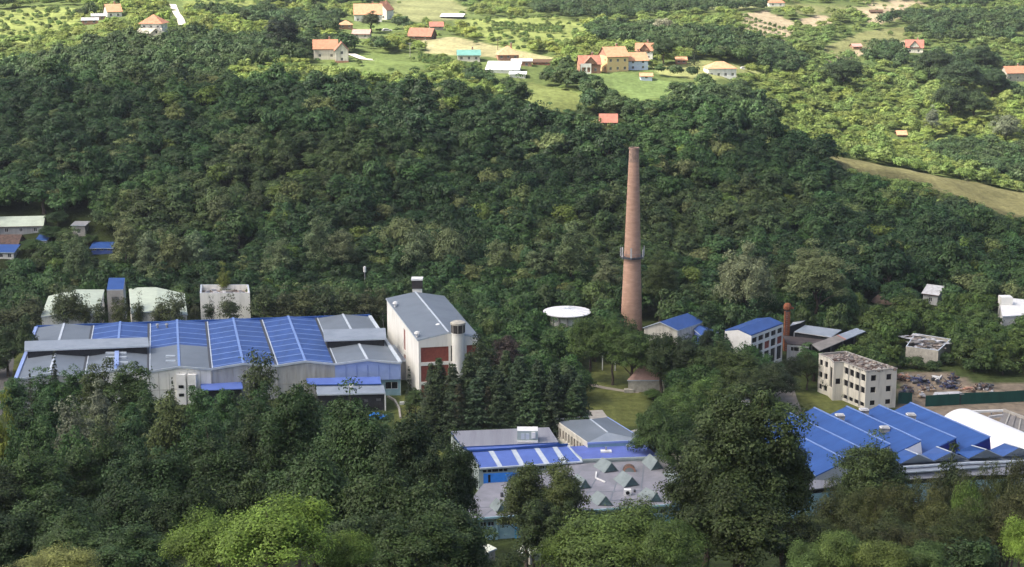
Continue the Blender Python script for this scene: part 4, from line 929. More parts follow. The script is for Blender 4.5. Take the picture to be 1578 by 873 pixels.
    tents = [((931,728.5),(953,725.5),(943.5,712.8),(926,702.2)), ((1003,724.5),(1023,721.5),(1013,709),(998,696.2)), ((892,753.8),(911,751.5),(898.7,740),(883,728.5)),
             ((962,751),(985,747),(972.7,735.2),(955,722.5)), ((921,779),(945.5,779),(930,763.5),(914.5,752.8)), ((1001,773.3),(1021.5,773.3),(1007,758.5),(986.5,748.8)),
             ((1036,747),(1054.5,745),(1044,737),(1029,720.5)), ((764.7,789.5),(783,788.8),(777.6,769.7),(766,760))]
    for bl, br, ap, bk in tents:
        A, B = G(*bl, z), G(*br, z); C = G(*mid((*ap, 0), (*ap, 0)).xy, z + 1.9); Kb = G(*bk, z + 1.9); dv = Kb - C; dv.z = 0
        if dv.length < 3: dv = dv.normalized() * 5
        C = lift(mid(A, B), z + 1.9); a3, b3, c3 = A + dv, B + dv, C + dv * .8
        mb = MB(); mb.face([A, C, c3, a3], 'tent_sheet'); mb.face([C, B, b3, c3], 'tent_sheet'); mb.face([b3, a3, c3], 'tent_sheet'); o = mb.build('skylight', root)
        g = MB(); fwd = -dv.normalized() * .05; m3 = (A + B + C) / 3
        g.face([mid(A, m3, .12) + fwd, mid(B, m3, .12) + fwd, mid(C, m3, .12) + fwd], 'tent_glass'); g.bar(A + fwd, C + fwd, .12, .14, 'tent_sheet'); g.bar(B + fwd, C + fwd, .12, .14, 'tent_sheet'); g.bar(A + fwd, B + fwd, .15, .2, 'dark_steel'); g.bar(mid(A, B, .33) + fwd, mid(A, C, .66) + fwd, .05, .06, 'tent_sheet'); g.bar(mid(A, B, .66) + fwd, mid(B, C, .66) + fwd, .05, .06, 'tent_sheet'); g.build('glazing', o)
    mb = MB()
    for t in (.12, .27, .41, .56, .7, .85):
        mb.bar(mid(P[0], P[1], t) + Vector((0, .6, .02)), mid(P[5], P[3], t) + Vector((0, -.6, .02)), .13, .04, 'slate_roof')
    for t in (.3, .62): mb.bar(mid(P[0], P[5], t) + Vector((1, 0, .025)), mid(P[1], P[2], t) + Vector((-1, 0, .025)), .13, .04, 'slate_roof')
    mb.build('roof_seam', root)
    mb = MB(); p0 = G(919, 727, z + .1); p1 = G(918, 736, z + .1); p2 = G(932.5, 742.5, z + .1); mb.bar(p0, p1, .25, .25, 'white_paint'); mb.bar(p1, p2, .25, .25, 'white_paint'); mb.build('roof_pipe', root)
    c = G(970, 727, z); mb = MB()
    for k in range(8):
        a0, a1 = math.pi * k / 8, math.pi * (k + 1) / 8; q = lambda a, r, y: (c.x - r * math.cos(a) , c.y + y, z + r * math.sin(a)); mb.face([q(a0, 1.25, 0), q(a1, 1.25, 0), q(a1, 1.25, 1.4), q(a0, 1.25, 1.4)], 'scrap_brown'); mb.face([q(a0, 1.25, 0), q(a1, 1.25, 0), q(a1, .9, -.02), q(a0, .9, -.02)], 'raw_brick'); mb.face([q(a0, .9, .02), q(a1, .9, .02), (c.x, c.y + .02, z)], 'tent_sheet')
    mb.build('arched_vent', root)
    c = G(967, 762, z); mb = MB(); mb.box(c, 1.3, 1.0, 1.1, 'white_paint'); mb.tube((c.x, c.y - .5, z + .55), (c.x, c.y - .62, z + .55), .36, 'black_gap', n=14); mb.build('fan_unit', root)
    mb = MB(); c = G(978, 758, z); mb.box(c, .4, .4, .5, 'dark_steel'); mb.build('roof_vent', root)
    mb = MB(); c = G(773.5, 765, z); mb.lathe(c, [(.3, z), (.3, z + .8), (.02, z + .9)], 'dark_steel', 8); mb.build('roof_vent', root)
    mb = MB()                       # bare antenna on the right
    c = G(1026, 762, z); rr = random.Random(3); mb.tube(c, c + Vector((0, 0, 3.5)), .09, 'dark_steel', .04, 6)
    for k in range(9): zz = 1.2 + k * .28; a = rr.uniform(0, 6.28); mb.tube(c + Vector((0, 0, zz)), c + Vector((1.1 * math.cos(a), .8 * math.sin(a), zz + .8)), .035, 'dark_steel', .015, 4)
    mb.build('roof_aerial', root)
    # azure wall on the roof
    a, b = G(745, 744, z), G(800, 741, z); mb = MB(); L = (b - a).length; hs = [(L * .13, L * .2, z, z + 1.6)]; mb.wall(a, b, z - .4, z + 1.9, 'azure_wall', [(L * .13, L * .2, z, z + 1.6)], .1); mb.build('blue_screen_wall', root)
    windows(root, a, b, hs, .09, 'black_gap', name='door')
    CLEAR.append(([(702,664),(850,655),(856,645),(938,640),(1000,670),(1030,705),(1052,745),(1035,772),(960,782),(900,785),(892,745),(870,722),(838,726),(812,716),(796,724),(780,740),(778,800),(735,800),(755,760),(740,720)], 320))
    CLEAR.append(([(748,798),(786,797),(786,830),(750,830)], 285)); FOOT.append([p.xy for p in P])
central()
shed('small_kiosk', 'small kiosk with pale cream roof and brown side, the right one of two', [(799,848),(817,855),(838,843),(821,832)], 2.9, 3.15, 'stone_wall', 'kiosk_top', 'width', cat='kiosk', over=.35)
shed('small_kiosk', 'small kiosk with pale cream roof peeping out of the trees, the left one of two', [(731,850),(744,855),(763,845),(752,839)], 2.9, 3.15, 'stone_wall', 'kiosk_top', 'width', cat='kiosk', over=.35)
CLEAR += [([(733,840),(760,840),(760,854),(735,854)], 270), ([(797,831),(838,833),(838,865),(802,856)], 270)]
def parked_car(label, c, rot, paint, L=4.2):
    root = thing('parked_car', label, 'car', c); root.rotation_euler = (0, 0, rot)
    def local(mb, name, parent=root, **k):
        me = bpy.data.meshes.new(name); me.from_pydata([tuple(p) for p in mb.v], [], mb.f)
        for m in mb.ms: me.materials.append(m)
        me.polygons.foreach_set('material_index', mb.m); o = bpy.data.objects.new(name, me); COL.objects.link(o); o.parent = parent; return o
    mb = MB(); W = .85; prof = [(-L/2, .35), (L/2, .35), (L/2, .75), (L*.24, .9), (L*.10, 1.42), (-L*.30, 1.45), (-L*.46, .95), (-L/2, .8)]
    A = [(x, -W, z) for x, z in prof]; B = [(x, W, z) for x, z in prof]
    mb.face(A, paint); mb.face(B[::-1], paint)
    for i in range(len(prof)): j = (i + 1) % len(prof); mb.face([B[i], B[j], A[j], A[i]][::-1], paint)
    local(mb, 'body')
    g = MB()
    for y in (-W - .01, W + .01): g.face([(L*.2, y, .93), (L*.09, y, 1.36), (-L*.28, y, 1.38), (-L*.4, y, .97)], 'house_glass')
    g.face([(L*.235, -W*.85, .93), (L*.235, W*.85, .93), (L*.112, W*.8, 1.40), (L*.112, -W*.8, 1.40)], 'house_glass'); local(g, 'windscreen')
    for x in (-L*.31, L*.31):
        for y in (-W, W): t = MB(); t.tube((x, y - .1, .32), (x, y + .1, .32), .32, 'tyre', n=14); local(t, 'wheel')
    return root
parked_car('blue car parked beside the right kiosk with pale cream roof', G(845, 860, 0), .5, 'blue_roof')
parked_car('blue car parked in front of the dark walled annex', G(583, 646, 0), 0.1, 'azure_wall')
# pavilion
r_, P_ = shed('garden_pavilion', 'small square pavilion with a dusty pink pyramid roof on the lawn', [(968,585),(1024,585),(1014,576),(976,576)], 3.0, 7.2, 'stone_wall', 'pavilion_roof', 'pyr', cat='pavilion', over=.3)
mb = MB(); mb.box(lift(G(969, 604, 0), 0), 2.2, 1.2, .8, 'stone_wall'); o = mb.build('plinth', r_)
CLEAR.append(([(906,568),(960,572),(968,578),(996,562),(1025,580),(1018,588),(985,592),(978,608),(970,650),(930,645),(908,605)], 372)); FOOT.append([q.xy for q in P_])
# retaining wall and pipe
def line_wall(name, label, cat, pts, h, wd, m):
    root = thing(name, label, cat, (pts[0].x, pts[0].y, 0)); mb = MB()
    for a, b in zip(pts, pts[1:]): mb.bar(lift(a, h / 2), lift(b, h / 2), wd, h, m)
    mb.build('wall', root); return root
line_wall('garden_wall', 'thin pale retaining wall running down between lawn and conifers', 'wall', [G(649, 622), G(662, 645), G(676, 668)], .7, .4, 'concrete')
line_wall('white_beam', 'long white concrete beam lying on the grass below the white building', 'beam', [G(616, 623), G(653, 621)], .6, .6, 'white_paint')
line_wall('curved_kerb_wall', 'curved pale kerb wall beside the dark walled annex', 'wall', [G(598, 612), G(608, 618), G(615, 630), G(617, 645)], .5, .4, 'concrete')
CLEAR.append(([(612,610),(652,614),(676,662),(670,672),(648,640),(620,640)], 350))
def gangway():
    a, b = G(1146, 592, 1.5), G(1152, 616, 1.5); root = thing('covered_gangway', 'thin grey covered gangway ending in a white cap among the trees', 'gangway', (b.x, b.y, 0))
    mb = MB(); mb.bar(a, b, 1.4, .3, 'slate_light'); mb.build('roof', root); mb = MB(); mb.box((b.x, b.y - .6, .6), 3.0, 1.0, .9, 'white_paint'); mb.build('end_cap', root)
    mb = MB(); [mb.box((mid(a, b, t).x, mid(a, b, t).y, 0), .15, .15, 1.4, 'steel') for t in (0, .5, 1)]; mb.build('leg', root)
    CLEAR.append(([(1143,592),(1150,592),(1160,614),(1158,622),(1143,622)], a.y))
gangway()
roofless('ruined_house', 'collapsed single storey ruin with ash grey broken roof right of the open sheds', [(1396,533),(1446,540),(1466,522),(1410,513)], 4.4, 'stone_wall')
def ash():
    rr = random.Random(8); P = [G(u, v, 4.4) for u, v in ((1404,535),(1447,538),(1466,524),(1383,512))]; mb = MB()
    for _ in range(40):
        t, s = rr.uniform(.02, .95), rr.uniform(.02, .95); q = mid(mid(P[0], P[1], t), mid(P[3], P[2], t), s); a = rr.uniform(0, 3); w2, h2 = rr.uniform(1, 3.4), rr.uniform(.8, 2.2)
        ca, sa = math.cos(a), math.sin(a); z = rr.uniform(3.9, 4.8)
        mb.slab([(q.x + x * ca - y * sa, q.y + x * sa + y * ca, z + rr.uniform(-.4, .4)) for x, y in ((-w2/2, -h2/2), (w2/2, -h2/2), (w2/2, h2/2), (-w2/2, h2/2))], .06, rr.choice(['ash_sheet', 'ash_sheet', 'old_sheet', 'rubble_roof']))
    o = mb.build('roof_sheet'); r = [x for x in COL.objects if x.get('label', '').startswith('collapsed single')][0]; o.parent = r; o.location = -r.location
ash(); CLEAR.append(([(1382,512),(1466,516),(1462,535),(1440,552),(1408,545)], 420))
# white house at the right edge
root, p = boxy_house('white_house', 'bright white flat roofed modern house at the right edge', 'house', [(1545,487),(1600,484),(1600,463),(1538,457)], 5.5, 'white_paint', 'white_paint')
mb = MB(); q = G(1549, 468, 5.5); mb.box((q.x, q.y, 5.5), 3.2, 3, 2.2, 'white_wall', 0, 'white_paint'); mb.build('roof_room', root)
CLEAR.append(([(1535,452),(1578,452),(1578,486),(1548,486),(1540,470)], 445))
CLEAR.append(([(1430,441),(1436,441),(1461,462),(1458,468),(1444,456)], 455))
for u, v, wd, lab in ((1362, 466, 20, 'large brown earth mound at the foot of the slope, left one'), (1506, 459, 12, 'smaller brown earth mound near the white house at the right edge')):
    c = G(u, v, 0); c.z = ter(c.x, c.y); r = wd * c.y / FPX; mb = MB(); rr = random.Random(u); prof = [(1, 0), (.93, .3), (.75, .62), (.5, .85), (.2, .98), (.02, 1)]
    n = 22; rings = [[Vector((c.x + r * k * (1 + .06 * rr.uniform(-1, 1)) * math.cos(2*math.pi*j/n), c.y + r * k * .8 * math.sin(2*math.pi*j/n), c.z - .3 + h * r * .75)) for j in range(n)] for k, h in prof]
    for A, B in zip(rings, rings[1:]):
        for j in range(n): mb.face([A[j], A[(j+1) % n], B[(j+1) % n], B[j]], 'haystack')
    o = mb.build('earth_mound', loc=c); o['label'] = lab; o['category'] = 'mound'; o['group'] = 'earth mounds at the foot of the slope'
CLEAR += [([(1344,452),(1380,452),(1380,464),(1344,464)], 478), ([(1495,452),(1516,452),(1516,458),(1495,458)], 490)]
# ------------------------------------------------------------------ village houses on the hill
def house(name, label, u, v, wpx, dep, hw, hr, rot, wallm, roofm, kind='gable', cat='house', Y=None, wins=2, floors=1, chimney=True, over=.45, cross=False, mat_gable=None, base=None):
    g = GND(u, v) if Y is None else Vector((AT(u, v, Y).x, Y, 0)); z = min(ter(g.x - 3, g.y), ter(g.x + 3, g.y), ter(g.x, g.y)) - .1
    if Y is not None: z = AT(u, v, Y).z
    W = wpx * g.y / FPX; D = dep; c = Vector((g.x, g.y + D / 2, z)); root = thing(name, label, cat, c)
    ca, sa = math.cos(rot), math.sin(rot)
    L = lambda x, y, zz: Vector((c.x + x * ca - y * sa, c.y + x * sa + y * ca, z + zz))
    W2, D2 = W / 2, D / 2; P = [L(-W2, -D2, hw), L(W2, -D2, hw), L(W2, D2, hw), L(-W2, D2, hw)]
    mw = MB(); fh = hw / floors; H = {}
    def shift(mb_, p, q, hs): mb_.wall(lift(p, 0) , lift(q, 0), z - 1.5, z + hw, wallm, [(a, b, z + c_, z + d_) for a, b, c_, d_ in hs], .2)
    for i, wl in enumerate((W, D, W, D)):
        hs = []
        n = wins if i in (0, 2) else max(1, wins - 1)
        for f in range(floors):
            for k in range(n):
                cx = (k + .5) * wl / n; hs.append((cx - .55, cx + .55, f * fh + .9, f * fh + min(2.2, fh - .25)))
        H[i] = hs; shift(mw, P[i], P[(i+1) % 4], hs)
    T = z + hw
    def rp(x, y, zz): return L(x, y, hw + zz)
    ox, oy = W2 + over, D2 + over; rm = MB(); dz = hr * over / (D2 if kind == 'gable' else D2)
    if kind == 'gable':      # ridge along the width
        rm.slab([rp(-ox, -oy, -dz), rp(ox, -oy, -dz), rp(ox, 0, hr), rp(-ox, 0, hr)], .18, roofm, 'wood'); rm.slab([rp(ox, oy, -dz), rp(-ox, oy, -dz), rp(-ox, 0, hr), rp(ox, 0, hr)], .18, roofm, 'wood')
        for s in (-1, 1): mw.face([rp(s * W2, -D2, 0), rp(s * W2, D2, 0), rp(s * W2, 0, hr - .15)], mat_gable or wallm)
    elif kind == 'front':    # ridge front to back, gable facing the viewer
        dz = hr * over / W2
        rm.slab([rp(-ox, -oy, -dz), rp(0, -oy, hr), rp(0, oy, hr), rp(-ox, oy, -dz)], .18, roofm, 'wood'); rm.slab([rp(ox, oy, -dz), rp(0, oy, hr), rp(0, -oy, hr), rp(ox, -oy, -dz)], .18, roofm, 'wood')
        for s in (-1, 1): mw.face([rp(-W2, s * D2, 0), rp(W2, s * D2, 0), rp(0, s * D2, hr - .15)], mat_gable or wallm)
    elif kind == 'hip':
        r = max(.3, W2 - D2); A, B = rp(-r, 0, hr), rp(r, 0, hr); a, b, c2, d = rp(-ox, -oy, -.1), rp(ox, -oy, -.1), rp(ox, oy, -.1), rp(-ox, oy, -.1)
        for f in ([a, b, B, A], [c2, d, A, B], [b, c2, B], [d, a, A]): rm.face(f, roofm)
        rm.face([d, c2, b, a], 'wood')
    elif kind == 'pyr':
        A = rp(0, 0, hr); q = [rp(-ox, -oy, -.1), rp(ox, -oy, -.1), rp(ox, oy, -.1), rp(-ox, oy, -.1)]
        for i in range(4): rm.face([q[i], q[(i+1) % 4], A], roofm)
        rm.face(q[::-1], 'wood')
    elif kind == 'mono': rm.slab([rp(-ox, -oy, 0), rp(ox, -oy, 0), rp(ox, oy, hr), rp(-ox, oy, hr)], .15, roofm, 'trim_light'); [mw.face([rp(s * W2, -D2, 0), rp(s * W2, D2, 0), rp(s * W2, D2, hr - .12)], wallm) for s in (-1, 1)]; mw.face([rp(W2, D2, 0), rp(-W2, D2, 0), rp(-W2, D2, hr - .12), rp(W2, D2, hr - .12)], wallm)
    if cross:
        cw = W * .3; rm.slab([rp(-cw, -oy - .6, hr * .1), rp(0, -oy - .6, hr * .95), rp(0, 0, hr * .95), rp(-cw, 0, hr * .1)], .15, roofm, 'wood'); rm.slab([rp(cw, 0, hr * .1), rp(0, 0, hr * .95), rp(0, -oy - .6, hr * .95), rp(cw, -oy - .6, hr * .1)], .15, roofm, 'wood')
        mw.face([rp(-cw * .9, -D2 - .5, 0), rp(cw * .9, -D2 - .5, 0), rp(cw * .9, -D2 - .5, hr * .12), rp(0, -D2 - .5, hr * .85), rp(-cw * .9, -D2 - .5, hr * .12)], mat_gable or wallm)
    mw.build('wall', root); rf = rm.build('roof', root)
    p3 = lambda q: Vector((q.x, q.y, 0))
    for i in (0, 1, 3) if W > 3 else (): windows(root, P[i], P[(i+1) % 4], [(a, b, z + c_, z + d_) for a, b, c_, d_ in H[i]], .18, 'house_glass', 'white_paint')
    if base:
        mb = MB(); mb.prism([L(-W2 - .08, -D2 - .08, 0).xy, L(W2 + .08, -D2 - .08, 0).xy, L(W2 + .08, D2 + .08, 0).xy, L(-W2 - .08, D2 + .08, 0).xy], z - 1.2, z + .9, base); mb.build('plinth', root)
    if chimney:
        q = rp(W2 * .35, D2 * .15, hr * .55); mb = MB(); mb.box((q.x, q.y, q.z), .7, .6, hr * .45 + 1.1, 'raw_brick', rot); mb.box((q.x, q.y, q.z + hr * .45 + 1.1), .85, .75, .15, 'concrete', rot); mb.build('chimney', rf)
    pts = [proj(*p) for p in (L(-W2, -D2, 0), L(W2, -D2, 0), L(W2, -D2, hw), L(-W2, -D2, hw), L(0, 0, hw + hr))]
    u0, u1, v0, v1 = min(p[0] for p in pts), max(p[0] for p in pts), min(p[1] for p in pts), max(p[1] for p in pts)
    CLEAR.append(([(u0, v0), (u1, v0), (u1, v1 - (v1 - v0) * .12), (u0, v1 - (v1 - v0) * .12)], c.y)); FOOT.append([L(x, y, 0).xy for x, y in ((-W2-1, -D2-1), (W2+1, -D2-1), (W2+1, D2+1), (-W2-1, D2+1))])
    return root, L, hw, hr, W, D
# stone house with the pyramid roof
root, L, hw, hr, W, D = house('stone_house', 'stone house with steep orange pyramid roof and grey stone skirt roof, upper left', 235, 58, 32, 9, 6.3, 3.6, -.1, 'white_wall', 'tile_orange', 'pyr', chimney=False, wins=3, floors=2, over=.9)
mb = MB(); W2, D2 = W / 2, D / 2
mb.slab([L(-W2 - 1.6, -D2 - 3.0, 2.3), L(W2 + 1.0, -D2 - 3.0, 2.3), L(W2 + .3, -D2, 4.6), L(-W2 - .3, -D2, 4.6)], .2, 'stone_wall'); mb.build('skirt_roof', root)
mb = MB(); mb.slab([L(W2 - 3.2, -D2 - 5, 2.6), L(W2 - .8, -D2 - 5, 4.6), L(W2 - .8, -D2, 4.6), L(W2 - 3.2, -D2, 2.6)], .2, 'stone_wall'); mb.slab([L(W2 - .8, -D2 - 5, 4.6), L(W2 + 1.8, -D2 - 5, 2.6), L(W2 + 1.8, -D2, 2.6), L(W2 - .8, -D2, 4.6)], .2, 'stone_wall'); mb.build('wing_roof', root)
mb = MB(); a, b = L(W2 - 3.0, -D2 - 4.6, 0), L(W2 + 1.5, -D2 - 4.6, 0); mb.wall(a, b, a.z - 4, a.z + 2.5, 'stone_wall'); mb.face([lift(a, a.z + 2.5), lift(b, a.z + 2.5), lift(mid(a, b), a.z + 4.3)], 'stone_wall'); e, f = L(-W2 + .5, -D2 - 2.2, 0), L(W2 - 3.0, -D2 - 2.2, 0); mb.wall(e, f, a.z - 4, a.z + 2.4, 'stone_wall'); mb.wall(L(W2 - 3.0, -D2 - 2.2, 0), a, a.z - 4, a.z + 2.5, 'stone_wall'); mb.wall(b, L(W2 + 1.5, -D2, 0), a.z - 4, a.z + 2.5, 'stone_wall'); mb.build('wing_wall', root)
mb = MB(); q = mid(a, b); mb.box((q.x, q.y - .05, q.z + 2.4), .7, .1, 1.0, 'house_glass'); mb.build('window', root)
root2 = thing('lean_to', 'dark lean-to shelter attached to the right of the stone house', 'lean-to', L(W2 + 5, 0, 0)); mb = MB()
mb.slab([L(W2 + 1.9, -2, 2.2), L(W2 + 7.5, -2, 2.6), L(W2 + 7.5, 2, 3.2), L(W2 + 1.9, 2, 2.8)], .15, 'concrete'); mb.build('roof', root2); mb = MB(); mb.prism([L(W2 + 2.2, -1, 0).xy, L(W2 + 7.2, -1, 0).xy, L(W2 + 7.2, 2, 0).xy, L(W2 + 2.2, 2, 0).xy], L(0, 0, -1).z, L(0, 0, 2.1).z, 'dark_wall'); mb.build('wall', root2)
# long farmhouse
house('farmhouse', 'farmhouse with bright orange gabled roof at the upper left, above the white lean-to roofs', 171, 27, 22, 8, 3.4, 3.2, .45, 'white_wall', 'tile_bright', 'gable', wins=2)
house('lean_to_barn', 'low brick barn with white lean-to roof, nearest the farmhouse at the upper left', 150, 31, 20, 5, 2.3, .9, .25, 'raw_brick', 'ash_sheet', 'mono', 'barn', chimney=False, wins=2)
house('lean_to_barn', 'low brick barn with white lean-to roof, lower and farther left than the other', 137, 37, 24, 5, 2.2, .9, .2, 'raw_brick', 'ash_sheet', 'mono', 'barn', chimney=False, wins=2)
# cream gabled house
root, L, hw, hr, W, D = house('cream_house', 'cream house with orange roof and a front gable beside the big dark tree', 500, 90, 36, 9, 4.6, 3.4, .12, 'cream_wall', 'tile_orange', 'gable', wins=2)
g, L2, *_ = house('gable_wing', 'cream front wing of the cream house', 525, 96, 20, 9, 5.4, 3.0, .12, 'cream_wall', 'tile_brown', 'front', wins=1, floors=2, chimney=False, base='raw_brick')
mw = g
for ch in list(mw.children): ch.parent = root; ch.location = mw.location - root.location
bpy.data.objects.remove(mw)
house('large_house', 'large white house with broad orange roof partly hidden by a round tree, top centre left', 566, 34, 42, 10, 4.6, 5.0, .1, 'white_wall', 'tile_bright', 'gable', wins=4)
house('house_wing', 'white house with dark orange cross roof right behind the round tree', 590, 30, 22, 10, 5.5, 4.2, -.3, 'white_wall', 'tile_orange', 'front', wins=2)
house('small_house', 'small bright orange roofed cottage left of the large white house', 532, 44, 20, 6, 2.2, 2.0, .15, 'raw_brick', 'tile_bright', 'hip', wins=2, chimney=False)
house('small_house', 'low cottage with faded pink roof below the large white house', 557, 59, 26, 6, 2.6, 1.8, -.1, 'stone_wall', 'tile_pink', 'gable', wins=2, chimney=False)
house('barn', 'long barn with worn orange roof left of the yellow hay field', 650, 60, 38, 7, 2.0, 3.4, -.35, 'wood', 'tile_brown', 'gable', 'barn', wins=2, chimney=False)
house('barn', 'little barn with a pinkish red roof behind the long orange barn', 672, 46, 20, 6, 2.2, 2.0, .1, 'concrete', 'tile_red', 'gable', 'barn', wins=2, chimney=False)
house('greenhouse_shelter', 'long low shelter under a white sheet roof beside the upper hay field', 697, 28, 34, 7, 1.2, 1.2, -.12, 'dark_wall', 'white_paint', 'mono', 'shelter', chimney=False, wins=2)
house('green_roofed_house', 'small cream house with a blue green sheet roof at the left of the hamlet', 722, 94, 34, 7, 3.0, 1.9, .05, 'cream_wall', 'green_sheet', 'gable', wins=3)
house('orange_roofed_house', 'orange roofed house behind the white sheet sheds in the hamlet', 782, 92, 32, 9, 2.4, 3.6, .1, 'raw_brick', 'tile_bright', 'hip', wins=3)
house('sheet_shed', 'wide low shed covered by wavy white sheets in the hamlet', 776, 112, 50, 11, 1.5, 2.6, -.10, 'white_wall', 'white_paint', 'mono', 'shed', chimney=False, wins=3)
house('sheet_shed', 'narrow brick shed with flat white roof right of the wavy white sheets', 804, 104, 30, 6, 3.0, .4, 0, 'raw_brick', 'white_paint', 'mono', 'shed', chimney=False, wins=2)
house('sheet_shed', 'small low shed with white sheet roof at the front of the hamlet', 798, 119, 24, 5, 1.5, .6, -.05, 'white_wall', 'white_paint', 'mono', 'shed', chimney=False, wins=1)
house('red_shed', 'dark red low shed with brown roof among bushes right of the hamlet', 835, 101, 28, 5, 1.8, 1.0, 0, 'tile_red', 'wood', 'gable', 'shed', chimney=False, wins=2)
root, L, hw, hr, W, D = house('unfinished_house', 'half built brown brick house with open front gable and reddish roof', 908, 112, 32, 9, 4.0, 3.2, .1, 'raw_brick', 'tile_brown', 'gable', wins=2, floors=1, cross=True)
mb = MB(); a, b = L(-W/2, -D/2 - 1.2, 0), L(.2, -D/2 - 1.2, 0); mb.wall(a, b, a.z - 1.5, a.z + 4.2, 'white_wall', [(.6, 2.3, a.z + .4, a.z + 2.6), (2.9, (b-a).length - .4, a.z + .6, a.z + 2.6)], .3); mb.build('porch_wall', root)
house('yellow_house', 'tall yellow house with wide bright orange roof in the middle of the hamlet', 946, 110, 36, 9, 6.8, 3.6, .38, 'yellow_wall', 'tile_bright', 'gable', wins=3, floors=2, mat_gable='raw_brick')
house('pale_blue_house', 'pale blue white house with orange roof right of the tall yellow house', 979, 108, 33, 8, 4.6, 3.0, .3, 'bluewhite_wall', 'tile_bright', 'gable', wins=2, floors=2)
house('back_house', 'white house with brown gable and orange roof behind the pale blue one', 994, 92, 26, 8, 4.5, 3.0, -.1, 'white_wall', 'tile_orange', 'gable', wins=2, floors=2, cross=True, mat_gable='raw_brick')
house('garden_shelter', 'tiny orange roofed garden shelter on the bright green field edge', 996, 123, 18, 4, 2.0, 1.0, 0, 'bluewhite_wall', 'tile_bright', 'gable', 'shelter', chimney=False, wins=1)
house('garden_shelter', 'tiny open orange roofed shelter beside the dark pointed conifer', 1050, 99, 16, 5, 2.2, 1.2, 0, 'raw_brick', 'tile_bright', 'gable', 'shelter', chimney=False, wins=2)
house('hipped_house', 'wide low white house with orange hipped roof on the lawn right of the hamlet', 1111, 116, 44, 9, 4.2, 2.6, .12, 'white_wall', 'tile_bright', 'hip', wins=4, floors=1, chimney=False)
house('hill_house', 'small white house with orange red roof cut by the top edge of the picture', 1197, 10, 24, 8, 2.8, 3.0, 0, 'white_wall', 'tile_orange', 'hip', wins=2)
house('hill_house', 'lone small house with brown red gabled roof high on the right hillside', 1411, 82, 26, 8, 3.6, 3.8, -.2, 'cream_wall', 'tile_red', 'gable', wins=2, cross=True)
house('edge_house', 'orange roofed brick house cut by the right edge of the picture', 1566, 124, 36, 8, 4.2, 3.0, .2, 'stone_wall', 'tile_orange', 'gable', wins=3)
house('ridge_shed', 'dark brown shed on the sandy track near the top right', 1351, 21, 18, 4, 1.8, .9, 0, 'wood', 'wood', 'gable', 'shed', chimney=False, wins=1)
house('field_hut', 'tiny orange roofed hut sunk in the bright bushes on the right', 1390, 211, 14, 5, 1.6, 1.4, 0, 'wood', 'tile_bright', 'gable', 'hut', chimney=False, wins=1)
house('forest_hut', 'small hut with flat looking red roof alone in the dark forest above the chimney', 938, 196, 26, 6, 2.2, 2.6, -.05, 'wood', 'tile_red', 'gable', 'hut', chimney=False, wins=2)
house('brick_hut', 'tiny pinkish hut in the scrub on the upper right slope', 1320, 76, 14, 5, 2.2, 1.2, .2, 'raw_brick', 'tile_pink', 'gable', 'hut', chimney=False, wins=1)
house('distant_shed', 'pale green roofed shed at the left picture edge above the brown roof', 30, 362, 66, 9, 3.0, 2.2, .12, 'grey_wall', 'mint_sheet', 'gable', 'shed', chimney=False, wins=3)
house('distant_shed', 'brown roofed shed at the left edge between the pale roof and the blue one', 6, 386, 44, 8, 2.2, 2.2, 0, 'scrap_brown', 'scrap_brown', 'gable', 'shed', chimney=False, wins=2)
house('distant_shed', 'low blue roofed white shed at the left edge, lowest of the roofs there', 2, 401, 40, 6, 2.6, 1.2, 0, 'white_wall', 'blue_roof', 'mono', 'shed', chimney=False, wins=3)
house('distant_shed', 'tiny blue and white building beside the brown roof at the far left', 64, 378, 15, 5, 1.8, .9, 0, 'white_wall', 'blue_roof', 'mono', 'shed', chimney=False, wins=1)
house('distant_shed', 'long low blue shed with white fascia in trees at the left', 157, 391, 34, 5, 1.7, .9, 0, 'blue_pale', 'blue_roof', 'mono', 'shed', chimney=False, wins=3)
house('grey_cabin', 'small grey concrete cabin standing high in trees at the far left', 122, 365, 20, 5, 3.6, .3, 0, 'concrete', 'steel', 'mono', 'cabin', chimney=False, wins=1)
house('grey_roofed_shed', 'narrow grey roofed shed almost swallowed by trees at the foot of the slope', 1446, 470, 24, 8, 3.4, 1.8, -.6, 'grey_wall', 'ash_sheet', 'gable', 'shed', chimney=False, wins=1)
p = GND(1149, 109); parked_car('white car parked beside the wide hipped roof house', p + Vector((0, 2, .15)), .1, 'white_paint', 5)
p = GND(596, 49); parked_car('white car parked below the large white house', p + Vector((0, 2, .15)), .2, 'white_paint', 5)
CLEAR += [([(262,6),(268,6),(285,36),(281,44),(274,40)], 900)]
def utility_pole(label, u, v, hpx, m='concrete'):
    g = GND(u, v); h = hpx * g.y / FPX; root = thing('utility_pole', label, 'utility pole', g); mb = MB(); mb.tube(g, g + Vector((0, 0, h)), .16, m, .1, 7); mb.build('pole', root); mb = MB(); mb.bar(g + Vector((-.9, 0, h - .5)), g + Vector((.9, 0, h - .5)), .12, .12, 'steel'); mb.build('cross_arm', root)
utility_pole('pale utility pole in the field right of the cream gabled house', 632, 87, 22)
utility_pole('pale pole beside the white concrete driveway at the upper left', 264, 37, 18, 'white_paint')
utility_pole('thin pole at the right end of the yellow hay field', 767, 78, 18, 'wood')
utility_pole('thin pole standing at the left end of the yellow hay field', 656, 76, 16, 'concrete')
